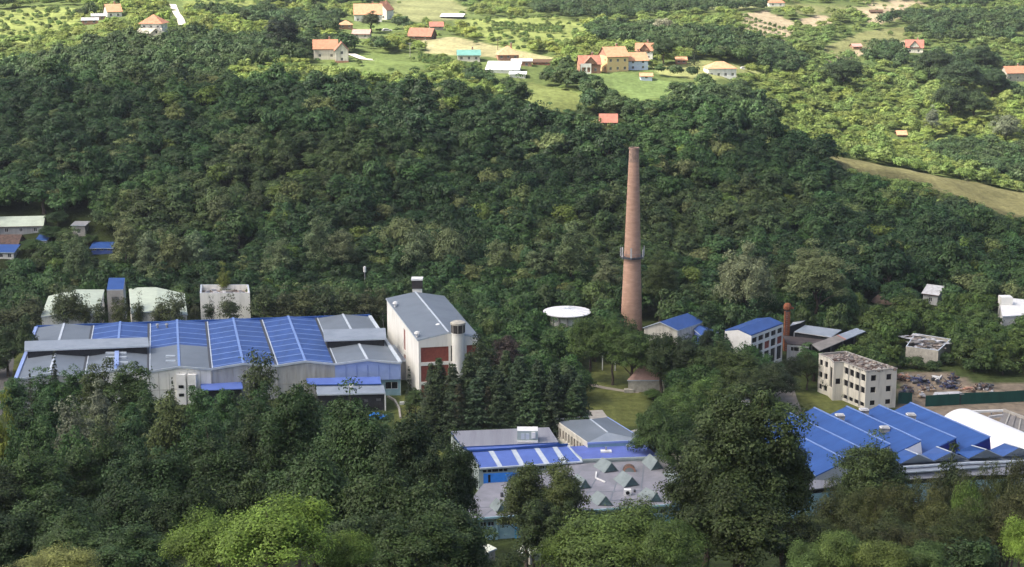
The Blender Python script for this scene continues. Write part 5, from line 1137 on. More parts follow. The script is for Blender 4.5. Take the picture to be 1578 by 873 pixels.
# ------------------------------------------------------------------ trees
def leaf_mat(name, inst=False, trans=.17):
    m = bpy.data.materials.new(name); m.use_nodes = True; t = m.node_tree; t.nodes.clear(); N = t.nodes.new; lk = t.links.new
    out = N('ShaderNodeOutputMaterial'); mx = N('ShaderNodeMixShader'); df = N('ShaderNodeBsdfPrincipled'); tl = N('ShaderNodeBsdfTranslucent'); df.inputs['Roughness'].default_value = .55; df.inputs['Specular IOR Level'].default_value = .25
    if inst: a = N('ShaderNodeAttribute'); a.attribute_type = 'INSTANCER'; a.attribute_name = 'tcol'; col = a.outputs['Color']
    else: oi = N('ShaderNodeObjectInfo'); col = oi.outputs['Color']
    g = N('ShaderNodeNewGeometry'); n = N('ShaderNodeTexNoise'); n.inputs['Scale'].default_value = .55; n.inputs['Detail'].default_value = 3; lk(g.outputs['Position'], n.inputs[0])
    r = N('ShaderNodeMapRange'); r.inputs[1].default_value = .3; r.inputs[2].default_value = .7; r.inputs[3].default_value = .68; r.inputs[4].default_value = 1.38; lk(n.outputs[0], r.inputs[0])
    va = N('ShaderNodeAttribute'); va.attribute_name = 'leafv'; r2 = N('ShaderNodeMath'); r2.operation = 'MULTIPLY'; lk(r.outputs[0], r2.inputs[0]); lk(va.outputs['Fac'], r2.inputs[1])
    v = N('ShaderNodeVectorMath'); v.operation = 'SCALE'; lk(col, v.inputs[0]); lk(r2.outputs[0], v.inputs['Scale'])
    h = N('ShaderNodeHueSaturation'); lk(v.outputs[0], h.inputs['Color']); n3 = N('ShaderNodeTexNoise'); n3.inputs['Scale'].default_value = .16; lk(g.outputs['Position'], n3.inputs[0])
    r3 = N('ShaderNodeMapRange'); r3.inputs[3].default_value = .488; r3.inputs[4].default_value = .512; lk(n3.outputs[0], r3.inputs[0]); lk(r3.outputs[0], h.inputs['Hue'])
    lk(h.outputs[0], df.inputs['Base Color']); lk(h.outputs[0], tl.inputs[0]); mx.inputs[0].default_value = trans; lk(df.outputs[0], mx.inputs[1]); lk(tl.outputs[0], mx.inputs[2]); lk(mx.outputs[0], out.inputs[0])
    M[name] = m; return m
leaf_mat('foliage'); leaf_mat('foliage_far', True)
def leaf_mesh(name, C, Nn, size, asp, mt, rng, val=None):
    n = len(C); t = rng.normal(size=(n, 3)); t -= (t * Nn).sum(1)[:, None] * Nn; t /= np.linalg.norm(t, axis=1)[:, None] + 1e-9; b = np.cross(Nn, t)
    s = size[:, None]; a = s * asp
    V = np.stack([C - t * s, C - b * a + Nn * s * .12, C + t * s, C + b * a + Nn * s * .12], 1).reshape(-1, 3)
    me = bpy.data.meshes.new(name); me.vertices.add(n * 4); me.vertices.foreach_set('co', V.astype(np.float32).ravel())
    me.loops.add(n * 4); me.loops.foreach_set('vertex_index', np.arange(n * 4, dtype=np.int32)); me.polygons.add(n); me.polygons.foreach_set('loop_start', np.arange(0, n * 4, 4, dtype=np.int32)); me.polygons.foreach_set('loop_total', np.full(n, 4, np.int32)); me.update()
    at = me.attributes.new('leafv', 'FLOAT', 'FACE'); at.data.foreach_set('value', (val if val is not None else rng.uniform(.75, 1.25, n)).astype(np.float32))
    me.materials.append(mt); return me
def crown(name, seed, H, nc, nl, ls, mt, lo=.22, cr=(.2, .36), spread=1.0, asp=.62, top=1.0, lobes=.22, loose=.16, nj=.38):
    rng = np.random.default_rng(seed); hz = H * (1 - lo) / 2; zc = H * (lo + (1 - lo) / 2); ph = rng.uniform(0, 6.28, 8)
    d = rng.normal(size=(nc, 3)); d /= np.linalg.norm(d, axis=1)[:, None]; d[:, 2] = np.where(d[:, 2] < -.35, -d[:, 2], d[:, 2])
    az = np.arctan2(d[:, 1], d[:, 0]); env = 1 + lobes * np.sin(2 * az + ph[0] + 2 * d[:, 2]) + lobes * .8 * np.sin(3 * az + ph[1] - 3 * d[:, 2]) + lobes * .5 * np.sin(5 * az + ph[2] + 5 * d[:, 2])
    rad = np.where(rng.random(nc) < .75, rng.uniform(.66, .98, nc), rng.uniform(.2, .66, nc)) * env
    wz = 1 - .25 * np.maximum(d[:, 2], 0) * top
    cc = np.stack([d[:, 0] * rad * .82 * spread, d[:, 1] * rad * .82 * spread, zc + d[:, 2] * rad * (hz - .18)], 1); crs = rng.uniform(cr[0], cr[1], nc)
    k = rng.integers(0, nc, nc * nl) if False else np.repeat(np.arange(nc), nl); m = len(k)
    q = rng.normal(size=(m, 3)); q /= np.linalg.norm(q, axis=1)[:, None]; q[:, 2] = np.where((q[:, 2] < -.2) & (rng.random(m) < .7), -q[:, 2], q[:, 2])
    rr = rng.uniform(.55, 1.05, m) + np.abs(rng.normal(0, loose, m)); sq = np.array([1, 1, .72]); P = cc[k] + q * sq * (crs[k] * rr)[:, None]
    out = P - np.array([0, 0, zc - hz * .3]); out /= np.linalg.norm(out, axis=1)[:, None]
    Nn = q * .75 + out * .35 + np.array([0, 0, .25]) + rng.normal(0, nj, (m, 3)); Nn /= np.linalg.norm(Nn, axis=1)[:, None]
    cv = rng.uniform(.82, 1.2, nc)
    return leaf_mesh(name, P, Nn, ls * rng.uniform(.65, 1.35, m), asp, mt, rng, cv[k] * rng.uniform(.8, 1.22, m)), cc
def trunk_mesh(name, H, cc, r0, seed, m='bark', nb=9, lo=.22):
    rnd = random.Random(seed); mb = MB(); pts = [Vector((0, 0, -.35 * H * .2))]; k = 7
    for i in range(1, k + 1): pts.append(Vector((rnd.uniform(-.03, .03) * i, rnd.uniform(-.03, .03) * i, H * .82 * i / k)))
    for i in range(k): a = r0 * (1 - i / k) + r0 * .12; b = r0 * (1 - (i + 1) / k) + r0 * .12; mb.tube(pts[i], pts[i+1], a * (1.3 if i == 0 else 1), m, b, 7, False)
    for c in sorted(cc.tolist(), key=lambda c: rnd.random())[:nb]:
        c = Vector(c); z = max(H * lo * .7, min(c.z - .25, H * .7)); s = pts[min(k, int(z / (H * .82) * k))]; md = s.lerp(c, .5) + Vector((0, 0, .08)); mb.tube(s, md, r0 * .42, m, r0 * .26, 5, False); mb.tube(md, c, r0 * .26, m, r0 * .07, 5, False)
    o = mb.build(name, smooth=True); me = o.data; bpy.data.objects.remove(o); return me
def conifer(name, seed, H, tiers, per, nl, ls, mt, R=1.0, droop=.28, gap=.1, shape=1.0):
    rng = np.random.default_rng(seed); P = []; N = []; V = []
    for i in range(tiers):
        f = (i + rng.uniform(-.3, .3)) / tiers; z = H * (gap + (1 - gap) * f); r = R * max(.05, (1 - f) ** shape) * rng.uniform(.8, 1.12); nb = max(3, int(per * (1 - f * .6)))
        for b in range(nb):
            a = 2 * math.pi * (b + rng.uniform(-.4, .4)) / nb + i; L = r * rng.uniform(.75, 1.15); m = max(3, int(nl * (.35 + L / R)))
            t = rng.uniform(.05, 1, m) ** .7; x = L * t; side = rng.normal(0, .13, m) * (1 - .5 * t) * (R * .8); zz = z - droop * x - rng.uniform(0, .09, m) * R + .10 * x * x
            P.append(np.stack([math.cos(a) * x - math.sin(a) * side, math.sin(a) * x + math.cos(a) * side, zz], 1)); nn = np.stack([np.full(m, math.cos(a) * .55), np.full(m, math.sin(a) * .55), np.full(m, .75)], 1) + rng.normal(0, .4, (m, 3)); N.append(nn / np.linalg.norm(nn, axis=1)[:, None]); V.append(np.full(m, rng.uniform(.75, 1.2)) * rng.uniform(.85, 1.15, m))
    P = np.concatenate(P); N = np.concatenate(N); V = np.concatenate(V)
    return leaf_mesh(name, P, N, ls * rng.uniform(.6, 1.3, len(P)), .38, mt, rng, V)
NO = np.zeros((0, 3))
PR = {}   # kind -> list of (crown mesh, trunk mesh, height for radius one)
def add_proto(kind, n, H, nc, nl, ls, mt='foliage', r0=.085, bark='bark', nb=9, **k):
    PR.setdefault(kind, [])
    for i in range(n):
        cm, cc = crown('crown', hash((kind, i, H)) % 9999 if False else (len(kind) * 131 + i * 17 + int(H * 10)), H, nc, nl, ls, M[mt], **k)
        tm = trunk_mesh('trunk', H, cc, r0, i, bark, nb, k.get('lo', .22)) if r0 else None; PR[kind].append((cm, tm, H))
add_proto('oak_near', 3, 2.4, 170, 170, .029, lo=.10, cr=(.12, .25), lobes=.2, loose=.28, nb=30, r0=.07)
add_proto('oak_near', 3, 3.7, 210, 165, .029, lo=.16, cr=(.12, .25), lobes=.22, loose=.28, nb=34, r0=.075)
add_proto('ash_near', 2, 2.0, 150, 190, .026, lo=.2, cr=(.14, .26), loose=.3, asp=.45, nb=22, r0=.06)
add_proto('mid', 4, 2.4, 92, 95, .050, lo=.06, cr=(.17, .32), loose=.22)
add_proto('mid', 4, 3.9, 120, 85, .050, lo=.06, cr=(.17, .32), loose=.22)
add_proto('far', 5, 2.2, 50, 60, .076, lo=.03, cr=(.2, .38), nb=5, nj=.2)
add_proto('birch', 3, 4.6, 64, 40, .075, lo=.08, cr=(.22, .42), loose=.35, r0=.06, bark='pale_bark', nb=12)
add_proto('scrub', 3, 1.35, 34, 42, .10, lo=.0, cr=(.24, .42), r0=.05, nb=3)
PR['fir'] = [(conifer('crown', 3 + i, 3.6, 30, 17, 34, .070, M['foliage'], shape=.6, droop=.34, gap=.04), trunk_mesh('trunk', 3.6, NO, .07, i), 3.6) for i in range(3)]
PR['spire'] = [(conifer('crown', 13 + i, 5.0, 26, 9, 10, .10, M['foliage'], droop=.1), trunk_mesh('trunk', 5.0, NO, .08, i), 5.0) for i in range(2)]
PR['pine'] = []
for i in range(3):
    cm, cc = crown('crown', 71 + i, 3.0, 105, 110, .046, M['foliage'], lo=.1, cr=(.14, .26), asp=.22, loose=.32, lobes=.25); PR['pine'].append((cm, trunk_mesh('trunk', 3.0, cc, .06, i, 'bark', 22), 3.0))
rt = random.Random(42); TREES = []
def put(kind, x, y, R, H, colr, label, name='broadleaf_tree', cat='tree', group=None, z=None):
    TREES.append(dict(kind=kind, x=x, y=y, R=R, H=H, col=colr, label=label, name=name, cat=cat, group=group, z=ter(x, y) - .1 if z is None else z, big=R / y))
def jit(c, a=.14):
    k = rt.uniform(1 - a, 1 + a * 1.4); return (c[0] * k * rt.uniform(.9, 1.12), c[1] * k, c[2] * k * rt.uniform(.85, 1.12))
DARK, MIDG, OLIVE, LIME, PALE, FIRC, GREYG, BRIGHT, YEL = (.036, .078, .025), (.052, .108, .031), (.068, .108, .034), (.15, .26, .035), (.17, .20, .11), (.022, .036, .016), (.085, .105, .05), (.15, .24, .045), (.19, .22, .035)
def special(kind, u, vt, wpx, Y, c, label, name='broadleaf_tree', cat='tree', group=None, lowz=None):
    R = wpx / 2 * Y / FPX; p = AT(u, vt, Y); z0 = ter(p.x, Y) - .2 if lowz is None else lowz; put(kind, p.x, Y, R, p.z - z0, c, label, name, cat, group, z0); TREES[-1]['own'] = True
def hill(kind, u, vb, wpx, hpx, c, label, name='broadleaf_tree', cat='tree'):
    g = GND(u, vb); put(kind, g.x, g.y, wpx / 2 * g.y / FPX, hpx * g.y / FPX, c, label, name, cat); TREES[-1]['own'] = True
# ---- foreground and singled out trees
G1 = 'big dark trees along the bottom left'
for u, vt, w_, Y, c in ((452,596,150,215,DARK),(405,642,120,225,DARK),(545,612,160,200,DARK),(628,640,150,190,DARK),(686,690,112,180,DARK),(330,668,150,215,DARK),(235,690,150,212,DARK),(140,676,140,225,DARK),(55,690,150,215,DARK),(-10,720,140,210,DARK),
    (600,712,190,165,DARK),(480,702,190,168,DARK),(690,770,150,160,DARK),(385,730,170,175,DARK),(290,752,150,172,DARK),(180,742,170,178,DARK),(80,760,170,170,DARK),(0,790,150,165,DARK),(640,800,170,150,DARK),(200,815,170,152,DARK),(110,800,150,158,DARK),(560,790,160,156,DARK),(718,812,90,165,DARK)):
    special('oak_near', u, vt, w_ * .94, Y, jit((.039, .067, .021), .3), 'big dense dark tree in the mass filling the bottom left', group=G1)
special('ash_near', 420, 775, 235, 128, (.16, .245, .040), 'fresh light green tree with feathery leaves at the bottom centre left')
special('ash_near', 318, 798, 150, 132, (.13, .20, .036), 'smaller light green leafy tree at the bottom edge, left of the larger light green one')
special('ash_near', 535, 822, 120, 134, (.12, .19, .034), 'light green leafy tree at the bottom edge, right shoulder of the larger light green one')
special('ash_near', 85, 846, 150, 120, (.21, .23, .07), 'yellowish green leafy tree just reaching into the bottom left corner')
special('oak_near', 1152, 596, 188, 172, (.060, .088, .028), 'huge tall oak in the lower right centre, with open boughs toward the blue roof')
special('oak_near', 1092, 668, 150, 178, (.048, .070, .022), 'lower left shoulder of oaks touching the huge tall oak')
special('oak_near', 1214, 672, 118, 174, (.050, .074, .018), 'dark oak immediately right of the huge tall oak, against the teal wall')
special('oak_near', 1140, 742, 210, 160, (.042, .062, .016), 'broad dark oak below the huge tall oak at the bottom')
special('oak_near', 1236, 792, 110, 165, (.045, .06, .02), 'dark bushy oak at the bottom, right below the huge tall oak')
special('ash_near', 945, 790, 215, 160, (.10, .15, .034), 'fresh green round tree at the bottom centre below the skylight roof')
special('ash_near', 1040, 806, 150, 155, (.09, .14, .034), 'fresh green tree at the bottom, between the round green one and the oaks')
special('ash_near', 880, 812, 110, 165, (.095, .15, .028), 'fresh green tree at the bottom, right of the small kiosk')
special('pine', 975, 768, 95, 200, (.04, .065, .018), 'dark spiky pine poking up in front of the skylight roof')
special('oak_near', 812, 714, 98, 262, (.062, .086, .022), 'left one of the twin round oaks standing before the skylight roof')
special('oak_near', 868, 718, 98, 258, (.075, .098, .026), 'right one of the twin round oaks standing before the skylight roof')
special('oak_near', 838, 765, 70, 250, (.032, .05, .014), 'low dark oak under the twin round oaks')
special('mid', 785, 850, 60, 225, (.04, .06, .016), 'dark tree at the bottom between the two small kiosks')
special('mid', 745, 866, 60, 205, (.045, .07, .018), 'dark tree at the bottom edge, just below the left kiosk')
special('oak_near', 1345, 676, 132, 262, (.062, .094, .028), 'round grey green tree standing in front of the blue sawtooth roofs')
special('mid', 1318, 712, 60, 262, (.06, .09, .026), 'lower bushy tree left of the round grey green tree by the sawtooth roofs')
special('mid', 1380, 708, 55, 264, (.055, .084, .024), 'lower bushy tree right of the round grey green tree by the sawtooth roofs')
special('mid', 1467, 702, 60, 262, (.036, .055, .018), 'small dark round tree against the grey eaves of the sawtooth factory')
G2 = 'olive green pines filling the bottom right'
for u, vt, w_, Y in ((1285,742,80,235),(1325,752,80,232),(1370,742,85,230),(1410,740,80,238),(1448,728,75,245),(1490,722,70,250),(1530,716,70,250),(1570,700,75,252),(1265,800,90,205),(1320,800,100,200),(1380,790,110,198),(1445,775,100,200),(1500,772,100,205),(1560,765,110,205),(1350,752,70,225),(1440,758,70,225),(1520,750,80,225),(1580,735,80,235),(1470,800,110,180),(1400,812,110,175)):
    special('pine', u, vt, w_, Y, jit((.075, .088, .028), .16), 'olive green pine in the thicket at the bottom right', 'pine_tree', 'pine', G2)
special('spire', 1458, 712, 26, 255, (.04, .055, .02), 'slim dark pine top standing before the eaves of the sawtooth factory', 'pine_tree', 'pine')
special('spire', 1552, 706, 36, 255, (.04, .055, .02), 'dark pointed pine at the right edge before the low grey eaves', 'pine_tree', 'pine')
G3 = 'fresh green trees along the bottom right edge'
for u, vt, w_, Y in ((1300,822,120,150),(1365,832,110,148),(1425,838,100,150),(1255,838,90,150)):
    special('ash_near', u, vt, w_, Y, jit((.092, .135, .038), .14), 'fresh yellow green tree on the bottom edge, right side', group=G3)
special('ash_near', 1495, 742, 66, 222, (.12, .19, .04), 'light green round tree among the olive pines at the lower right')
special('ash_near', 1590, 800, 95, 120, (.20, .30, .05), 'bright yellow green twigs reaching in at the bottom right corner')
special('mid', 1500, 830, 90, 170, (.045, .08, .025), 'dark bluish green bush tree near the bottom right')
# band of trees in front of the hall
special('birch', 396, 540, 56, 338, (.055, .078, .026), 'tall loose grey green tree rising in front of the blue striped roofs')
special('spire', 265, 578, 22, 345, (.045, .06, .02), 'small dark young conifer against the white hall doors', 'conifer', 'conifer')
special('spire', 82, 536, 42, 352, (.03, .042, .018), 'dark layered conifer rising over the left end of the hall roof', 'conifer', 'conifer')
special('spire', 45, 566, 26, 345, (.03, .042, .018), 'small dark conifer at the left corner of the hall', 'conifer', 'conifer')
special('mid', 150, 562, 70, 345, (.055, .078, .022), 'left one of the two round olive trees touching the hall front')
special('mid', 200, 563, 76, 343, (.048, .085, .02), 'right one of the two round trees touching the hall front, darker green')
special('mid', 152, 600, 62, 315, (.14, .16, .10), 'whitish flowering tree in the band before the hall, right one')
special('mid', 112, 624, 76, 300, (.14, .16, .10), 'whitish flowering tree in the band before the hall, lower left one')
special('mid', 160, 640, 62, 295, (.11, .135, .06), 'pale grey green tree just below the whitish flowering trees')
special('mid', 262, 614, 90, 300, (.085, .115, .035), 'pale olive round tree below the white hall doors')
special('mid', 5, 630, 45, 270, (.17, .20, .03), 'yellow green tree at the left edge of the picture')
special('mid', 470, 596, 70, 330, (.075, .10, .03), 'pale green round tree just left of the dark walled annex')
special('mid', 440, 604, 60, 328, (.05, .08, .022), 'green tree left of the pale round one at the hall corner')
for u, vt, w_, Y, c in ((20,584,60,352,MIDG),(70,576,64,350,MIDG),(112,570,56,350,MIDG),(305,600,60,338,MIDG),(345,602,60,336,MIDG),(30,625,60,320,DARK),(75,605,60,325,MIDG),(225,600,60,330,MIDG),(200,630,70,308,MIDG),(320,630,70,300,MIDG),(370,622,60,315,DARK),(400,600,50,330,DARK),(60,650,70,280,MIDG),(200,672,80,262,DARK),(330,648,70,280,DARK),(290,662,70,260,DARK),(110,668,70,262,MIDG),(385,640,60,290,DARK),(20,668,60,262,DARK),(585,645,60,318,DARK),(620,650,40,312,DARK),(545,640,50,320,MIDG),(510,628,50,322,MIDG),(500,650,60,300,DARK)):
    special('mid', u, vt, w_, Y, jit(c, .18), 'green tree in the band before the hall front', group='broadleaf trees in the band before the hall')
# dark firs in the middle
G4 = 'dark firs below the white gabled building'
for u, vt, w_, Y in ((664,556,34,352),(676,548,40,352),(697,556,42,350),(722,540,48,352),(748,548,46,348),(668,590,50,340),(700,585,56,338),(735,580,60,338),(768,566,50,340),(765,590,60,335),(800,545,50,352),(830,550,50,350),(855,556,50,350),(880,560,48,352),(820,580,60,340),(850,585,60,340),(885,590,50,342),(800,600,60,335),(780,536,40,360),(893,575,36,348)):
    special('fir', u, vt, w_ * 1.6, max(Y, 346), jit((.050, .082, .036), .2), 'dark fir in the clump below the white gabled building', 'fir_tree', 'fir', G4)
special('fir', 706, 588, 48, 345, (.085, .085, .045), 'brownish half bare fir at the front of the dark clump', 'fir_tree', 'fir')
special('fir', 752, 592, 50, 345, (.075, .075, .042), 'second brownish fir at the front of the dark clump, farther right', 'fir_tree', 'fir')
special('spire', 630, 562, 26, 368, (.022, .036, .016), 'narrow dark cypress between hall and white gabled building', 'conifer', 'conifer')
special('mid', 640, 598, 34, 365, (.05, .085, .022), 'small green tree at the foot of the white gabled building')
# around the lawns
for u, vt, w_, Y, c, lab in ((910,488,62,395,(.065,.105,.026),'green round tree just below the round tank'),(945,490,50,392,(.055,.095,.022),'green tree right below the round tank, nearer the chimney'),(975,505,72,388,(.05,.085,.02),'round green tree hiding the foot of the brick chimney'),
    (1020,515,60,384,(.035,.055,.018),'dark green tree below the cream gabled shed'),(1058,520,56,382,(.028,.044,.017),'dark broad tree in front of the low blue annex'),(1100,530,70,380,(.045,.07,.02),'rounded green tree left of the white framed building'),(1140,540,80,376,(.05,.075,.02),'wide green tree in front of the white framed building'),
    (1090,505,30,388,(.022,.036,.016),'dark pointed tree between the two blue roofs'),(1190,560,70,372,(.035,.05,.02),'dark tree below the white framed building, by the road'),(1160,570,60,368,(.05,.07,.024),'olive tree left of the road above the gangway'),
    (1032,598,50,352,(.065,.115,.026),'green tree in front of the pink roofed pavilion'),(1052,595,70,345,(.06,.105,.024),'big round green tree right of the pavilion'),(1090,580,66,350,(.09,.15,.034),'light green tree between pavilion and gangway'),(1075,612,76,330,(.05,.085,.02),'green tree in the group above the huge oak'),(1010,625,76,325,(.045,.08,.02),'dark green tree at the right end of the blue flat roof'),(1045,640,76,318,(.04,.07,.018),'lower dark green tree right of the blue flat roof'),
    (1115,592,50,340,(.075,.11,.03),'olive tree left of the thin gangway'),(1185,610,60,335,(.08,.12,.03),'light green tree right of the thin gangway'),(1208,620,40,338,(.07,.11,.03),'small light green tree by the road bend')):
    special('oak_near', u, vt, w_ * 1.15, Y, tuple(q * 1.2 for q in c), lab)
special('pine', 1222, 548, 40, 386, (.03, .045, .018), 'dark pine left of the ruined block, leftmost of a pair', 'pine_tree', 'pine')
special('pine', 1246, 542, 46, 388, (.04, .06, .02), 'dark pine left of the ruined block, nearer one of a pair', 'pine_tree', 'pine')
hill('scrub', 1298, 613, 22, 24, (.06, .11, .03), 'round green bush against the ruined block', 'bush', 'bush')
hill('scrub', 1276, 606, 22, 24, (.03, .042, .02), 'dark bush at the left end of the ruined block', 'bush', 'bush')
special('mid', 740, 525, 60, 372, (.035, .055, .018), 'dark tree right behind the white gabled building corner')
special('mid', 780, 520, 60, 380, (.055, .042, .034), 'purplish brown leaved tree right of the white gabled building')
# young trees in front of the sheds
for k, (u, vt, w_) in enumerate(((92,456,34),(118,452,38),(132,462,24),(152,462,24),(185,458,30),(212,458,22),(247,460,34),(270,448,34),(322,462,22),(352,456,40),(405,440,44),(438,445,46),(470,440,44),(500,436,48),(535,440,48),(565,446,44),(590,440,30),(15,470,60),(45,455,50),(100,440,40),(300,465,20),(420,470,40),(450,465,44),(550,470,46))):
    special('birch', u, vt, w_, 431 if u < 300 else (440 if u < 380 else 436), jit((.065, .085, .035), .14), 'slender young tree in the row behind the long hall', group='young trees between hall and sheds')
for u, vt, w_, Y, c, lab in ((1150,380,96,440,(.19,.22,.115),'pale feathery grey green crown left of two, right of the chimney'),(1262,380,92,440,(.16,.195,.085),'pale feathery grey green crown right of two, right of the chimney'),(1215,400,50,460,(.05,.07,.022),'dark gap tree between the two pale feathery crowns'),(1020,395,60,455,(.07,.10,.03),'green tree just right of the chimney ring')):
    special('oak_near', u, vt, w_, Y, c, lab)
for u, vt, w_, Y in ((190,336,46,492),(228,362,44,486),(262,360,56,486),(300,360,50,490),(120,362,42,478),(490,340,46,492),(430,372,50,484),(620,330,70,500),(640,360,60,490),(690,350,60,492),(340,300,50,520),(525,356,50,490),(830,380,50,482),(880,360,60,485),(935,400,50,470),(770,372,44,486)):
    special('mid', u, vt, w_, Y, jit((.125, .165, .075), .16), 'pale greyish tree at the foot of the wooded slope', group='pale greyish trees at the foot of the slope')
special('mid', 345, 412, 30, 462, (.13, .16, .03), 'small yellow green tree above the roofless white building')
for u_, v_, w_, lab in ((1388,566,34,'green bush at the left corner of the ruined house'),(1412,568,30,'green bush before the left half of the ruined house'),(1455,562,34,'green bush before the right corner of the ruined house'),(1476,548,36,'green bush right of the ruined house'),(1436,572,26,'small green bush between ruined house and scrap yard'),(1500,574,40,'spreading bush behind the scrap heaps'),(1545,578,44,'spreading bush behind the long green screen')): hill('scrub', u_, v_, w_, w_ * .62, jit((.06, .10, .03), .15), lab, 'bush', 'bush')
special('oak_near', 706, 676, 66, 184, (.042, .072, .022), 'dark leafy bough tree reaching over the left end of the mauve roof')
special('mid', 822, 778, 64, 246, (.05, .078, .024), 'low bushy tree under the left twin oak')
special('mid', 862, 782, 60, 244, (.055, .085, .026), 'low bushy tree under the right twin oak')
for u_, v_, w_, h_, lab in ((78,372,40,24,'round tree in the clearing beside the far left sheds'),(100,378,36,26,'tree between grey cabin and tiny blue building'),(138,378,30,16,'tree below right of the grey cabin'),(52,392,44,24,'tree in front of the brown roofed shed'),(90,400,46,30,'dark tree below the far left clearing'),(28,412,40,14,'low tree in front of the far left sheds'),(120,402,44,26,'tree in front of the long low blue shed'),(90,352,40,26,'tree above the far left clearing')): hill('oak_near', u_, v_, w_, h_, jit((.048, .088, .028), .2), lab)
hill('oak_near', 1006, 616, 34, 17, (.065, .115, .03), 'green tree hiding the lower front of the pink roofed pavilion')
for u_, vt_, w_, lab in ((8,505,54,'dark tree at the left picture edge beside the long hall'),(-6,545,50,'dark tree on the left edge next to the hall corner'),(36,488,44,'dark tree standing left behind the long hall')): special('mid', u_, vt_, w_, 400, (.045, .075, .026), lab)
hill('oak_near', 436, 84, 52, 56, (.022, .036, .022), 'very dark rounded tree beside the cream gabled house on the hill')
hill('spire', 1070, 101, 20, 42, (.03, .05, .022), 'dark pointed conifer in the garden right of the hamlet', 'conifer', 'conifer')
hill('oak_near', 572, 50, 36, 32, (.06, .08, .034), 'round grey green tree standing before the large white house')
hill('mid', 1020, 60, 34, 32, (.30, .30, .20), 'tree with cream white blossom behind the hamlet')
hill('oak_near', 1022, 100, 42, 42, (.05, .08, .03), 'dark garden tree right of the back house in the hamlet')
hill('mid', 1436, 208, 26, 42, (.17, .20, .13), 'narrow silvery tree on the right hillside')
hill('mid', 1550, 222, 44, 46, (.17, .20, .12), 'round silvery tree near the right edge, on the hillside')
hill('oak_near', 1300, 140, 70, 52, (.045, .075, .03), 'large dark tree of the clump left of the lone house on the right hillside')
for k, (u, vb, w_, h_) in enumerate(((1440,120,60,44),(1480,150,70,60),(1510,110,50,40),(1465,185,70,60),(1500,190,60,50),(1530,150,50,44))): hill('oak_near', u, vb, w_, h_, jit((.04, .07, .028), .1), 'large dark oak in the hollow below the lone hillside house'); TREES[-1]['group'] = 'dark oaks in the hollow on the right hillside'
hill('mid', 1210, 330, 34, 34, (.15, .20, .035), 'single yellow green tree in the dark slope right of the chimney')
hill('mid', 425, 325, 40, 40, (.12, .17, .035), 'yellowish tree in the dark slope at the left centre')
CLEAR += [([(1112,388),(1188,388),(1196,440),(1108,440)], 439), ([(1225,388),(1300,388),(1305,440),(1222,440)], 439),
  ([(1285,243),(1400,250),(1500,270),(1578,292),(1578,338),(1500,308),(1400,272),(1300,254)], 625), ([(925,116),(1000,125),(1045,142),(985,150),(945,134)], 720), ([(820,132),(885,146),(890,162),(830,164)], 640),
  ([(662,64),(700,60),(850,88),(845,92),(760,84),(668,78)], 820), ([(612,2),(685,0),(700,20),(640,28),(612,18)], 980), ([(545,88),(640,88),(680,100),(600,110),(545,104)], 680), ([(0,34),(120,22),(110,44),(50,62),(0,66)], 720), ([(1020,106),(1085,100),(1080,116),(1030,112)], 700)]
# ---- forest and scrub by survey of the ground
CB = [(min(p[0] for p in poly), max(p[0] for p in poly), min(p[1] for p in poly), max(p[1] for p in poly), poly, Y) for poly, Y in CLEAR]
def blocked(x, y, R, H, z):
    d = y; 
    for k in range(-1, 2):
        for h in (.35, .7, 1.0):
            u, v = proj(x + R * .85 * k, y, z + H * h)
            if h == 1.0 and k: continue
            for a, b, c, e, poly, Y in CB:
                if Y > y and a <= u <= b and c <= v <= e and inpoly(poly, u, v): return True
    return False
FB = [(min(p[0] for p in f), max(p[0] for p in f), min(p[1] for p in f), max(p[1] for p in f), [tuple(p) for p in f]) for f in FOOT]
def on_foot(x, y, r):
    for a, b, c, d, f in FB:
        if a - r < x < b + r and c - r < y < d + r:
            for dx, dy in ((0, 0), (r, 0), (-r, 0), (0, r), (0, -r)):
                if inpoly(f, x + dx, y + dy): return True
    return False
LANES = [([(905,566),(1000,572),(1000,560),(1035,585),(1000,610),(985,660),(905,655)], 280, 470), ([(1195,585),(1262,600),(1345,628),(1345,660),(1215,660)], 280, 470), ([(1385,570),(1640,588),(1640,700),(1385,700)], 280, 470), ([(610,600),(655,604),(690,690),(620,660)], 280, 470), ([(-60,530),(24,530),(30,600),(-60,600)], 280, 470),
         ([(250,0),(290,0),(290,40),(262,40)], 600, 1300)] + [([(-400,2000)], 0, 1)]
def field_at(u, v, y):
    for k, poly, a, b in FIELDS:
        if a < y < b and inpoly(poly, u, v): return k
    return None
def lane_at(u, v, y):
    return any(a < y < b and len(poly) > 2 and inpoly(poly, u, v) for poly, a, b in LANES)
def nz(x, y, s, k=0):
    return .5 + .25 * math.sin(x / s + 1.7 * k + 1.3 * math.sin(y / s * .7 + k)) + .25 * math.sin(y / s * 1.13 + 2.1 * k + 1.1 * math.sin(x / s * .8))
def crest_y(u): return float(np.interp(u, [0, 240, 470, 700, 950, 1110, 1200, 1260, 1400, 1578], [655, 628, 640, 640, 622, 640, 630, 618, 560, 545]))
y = 292.0
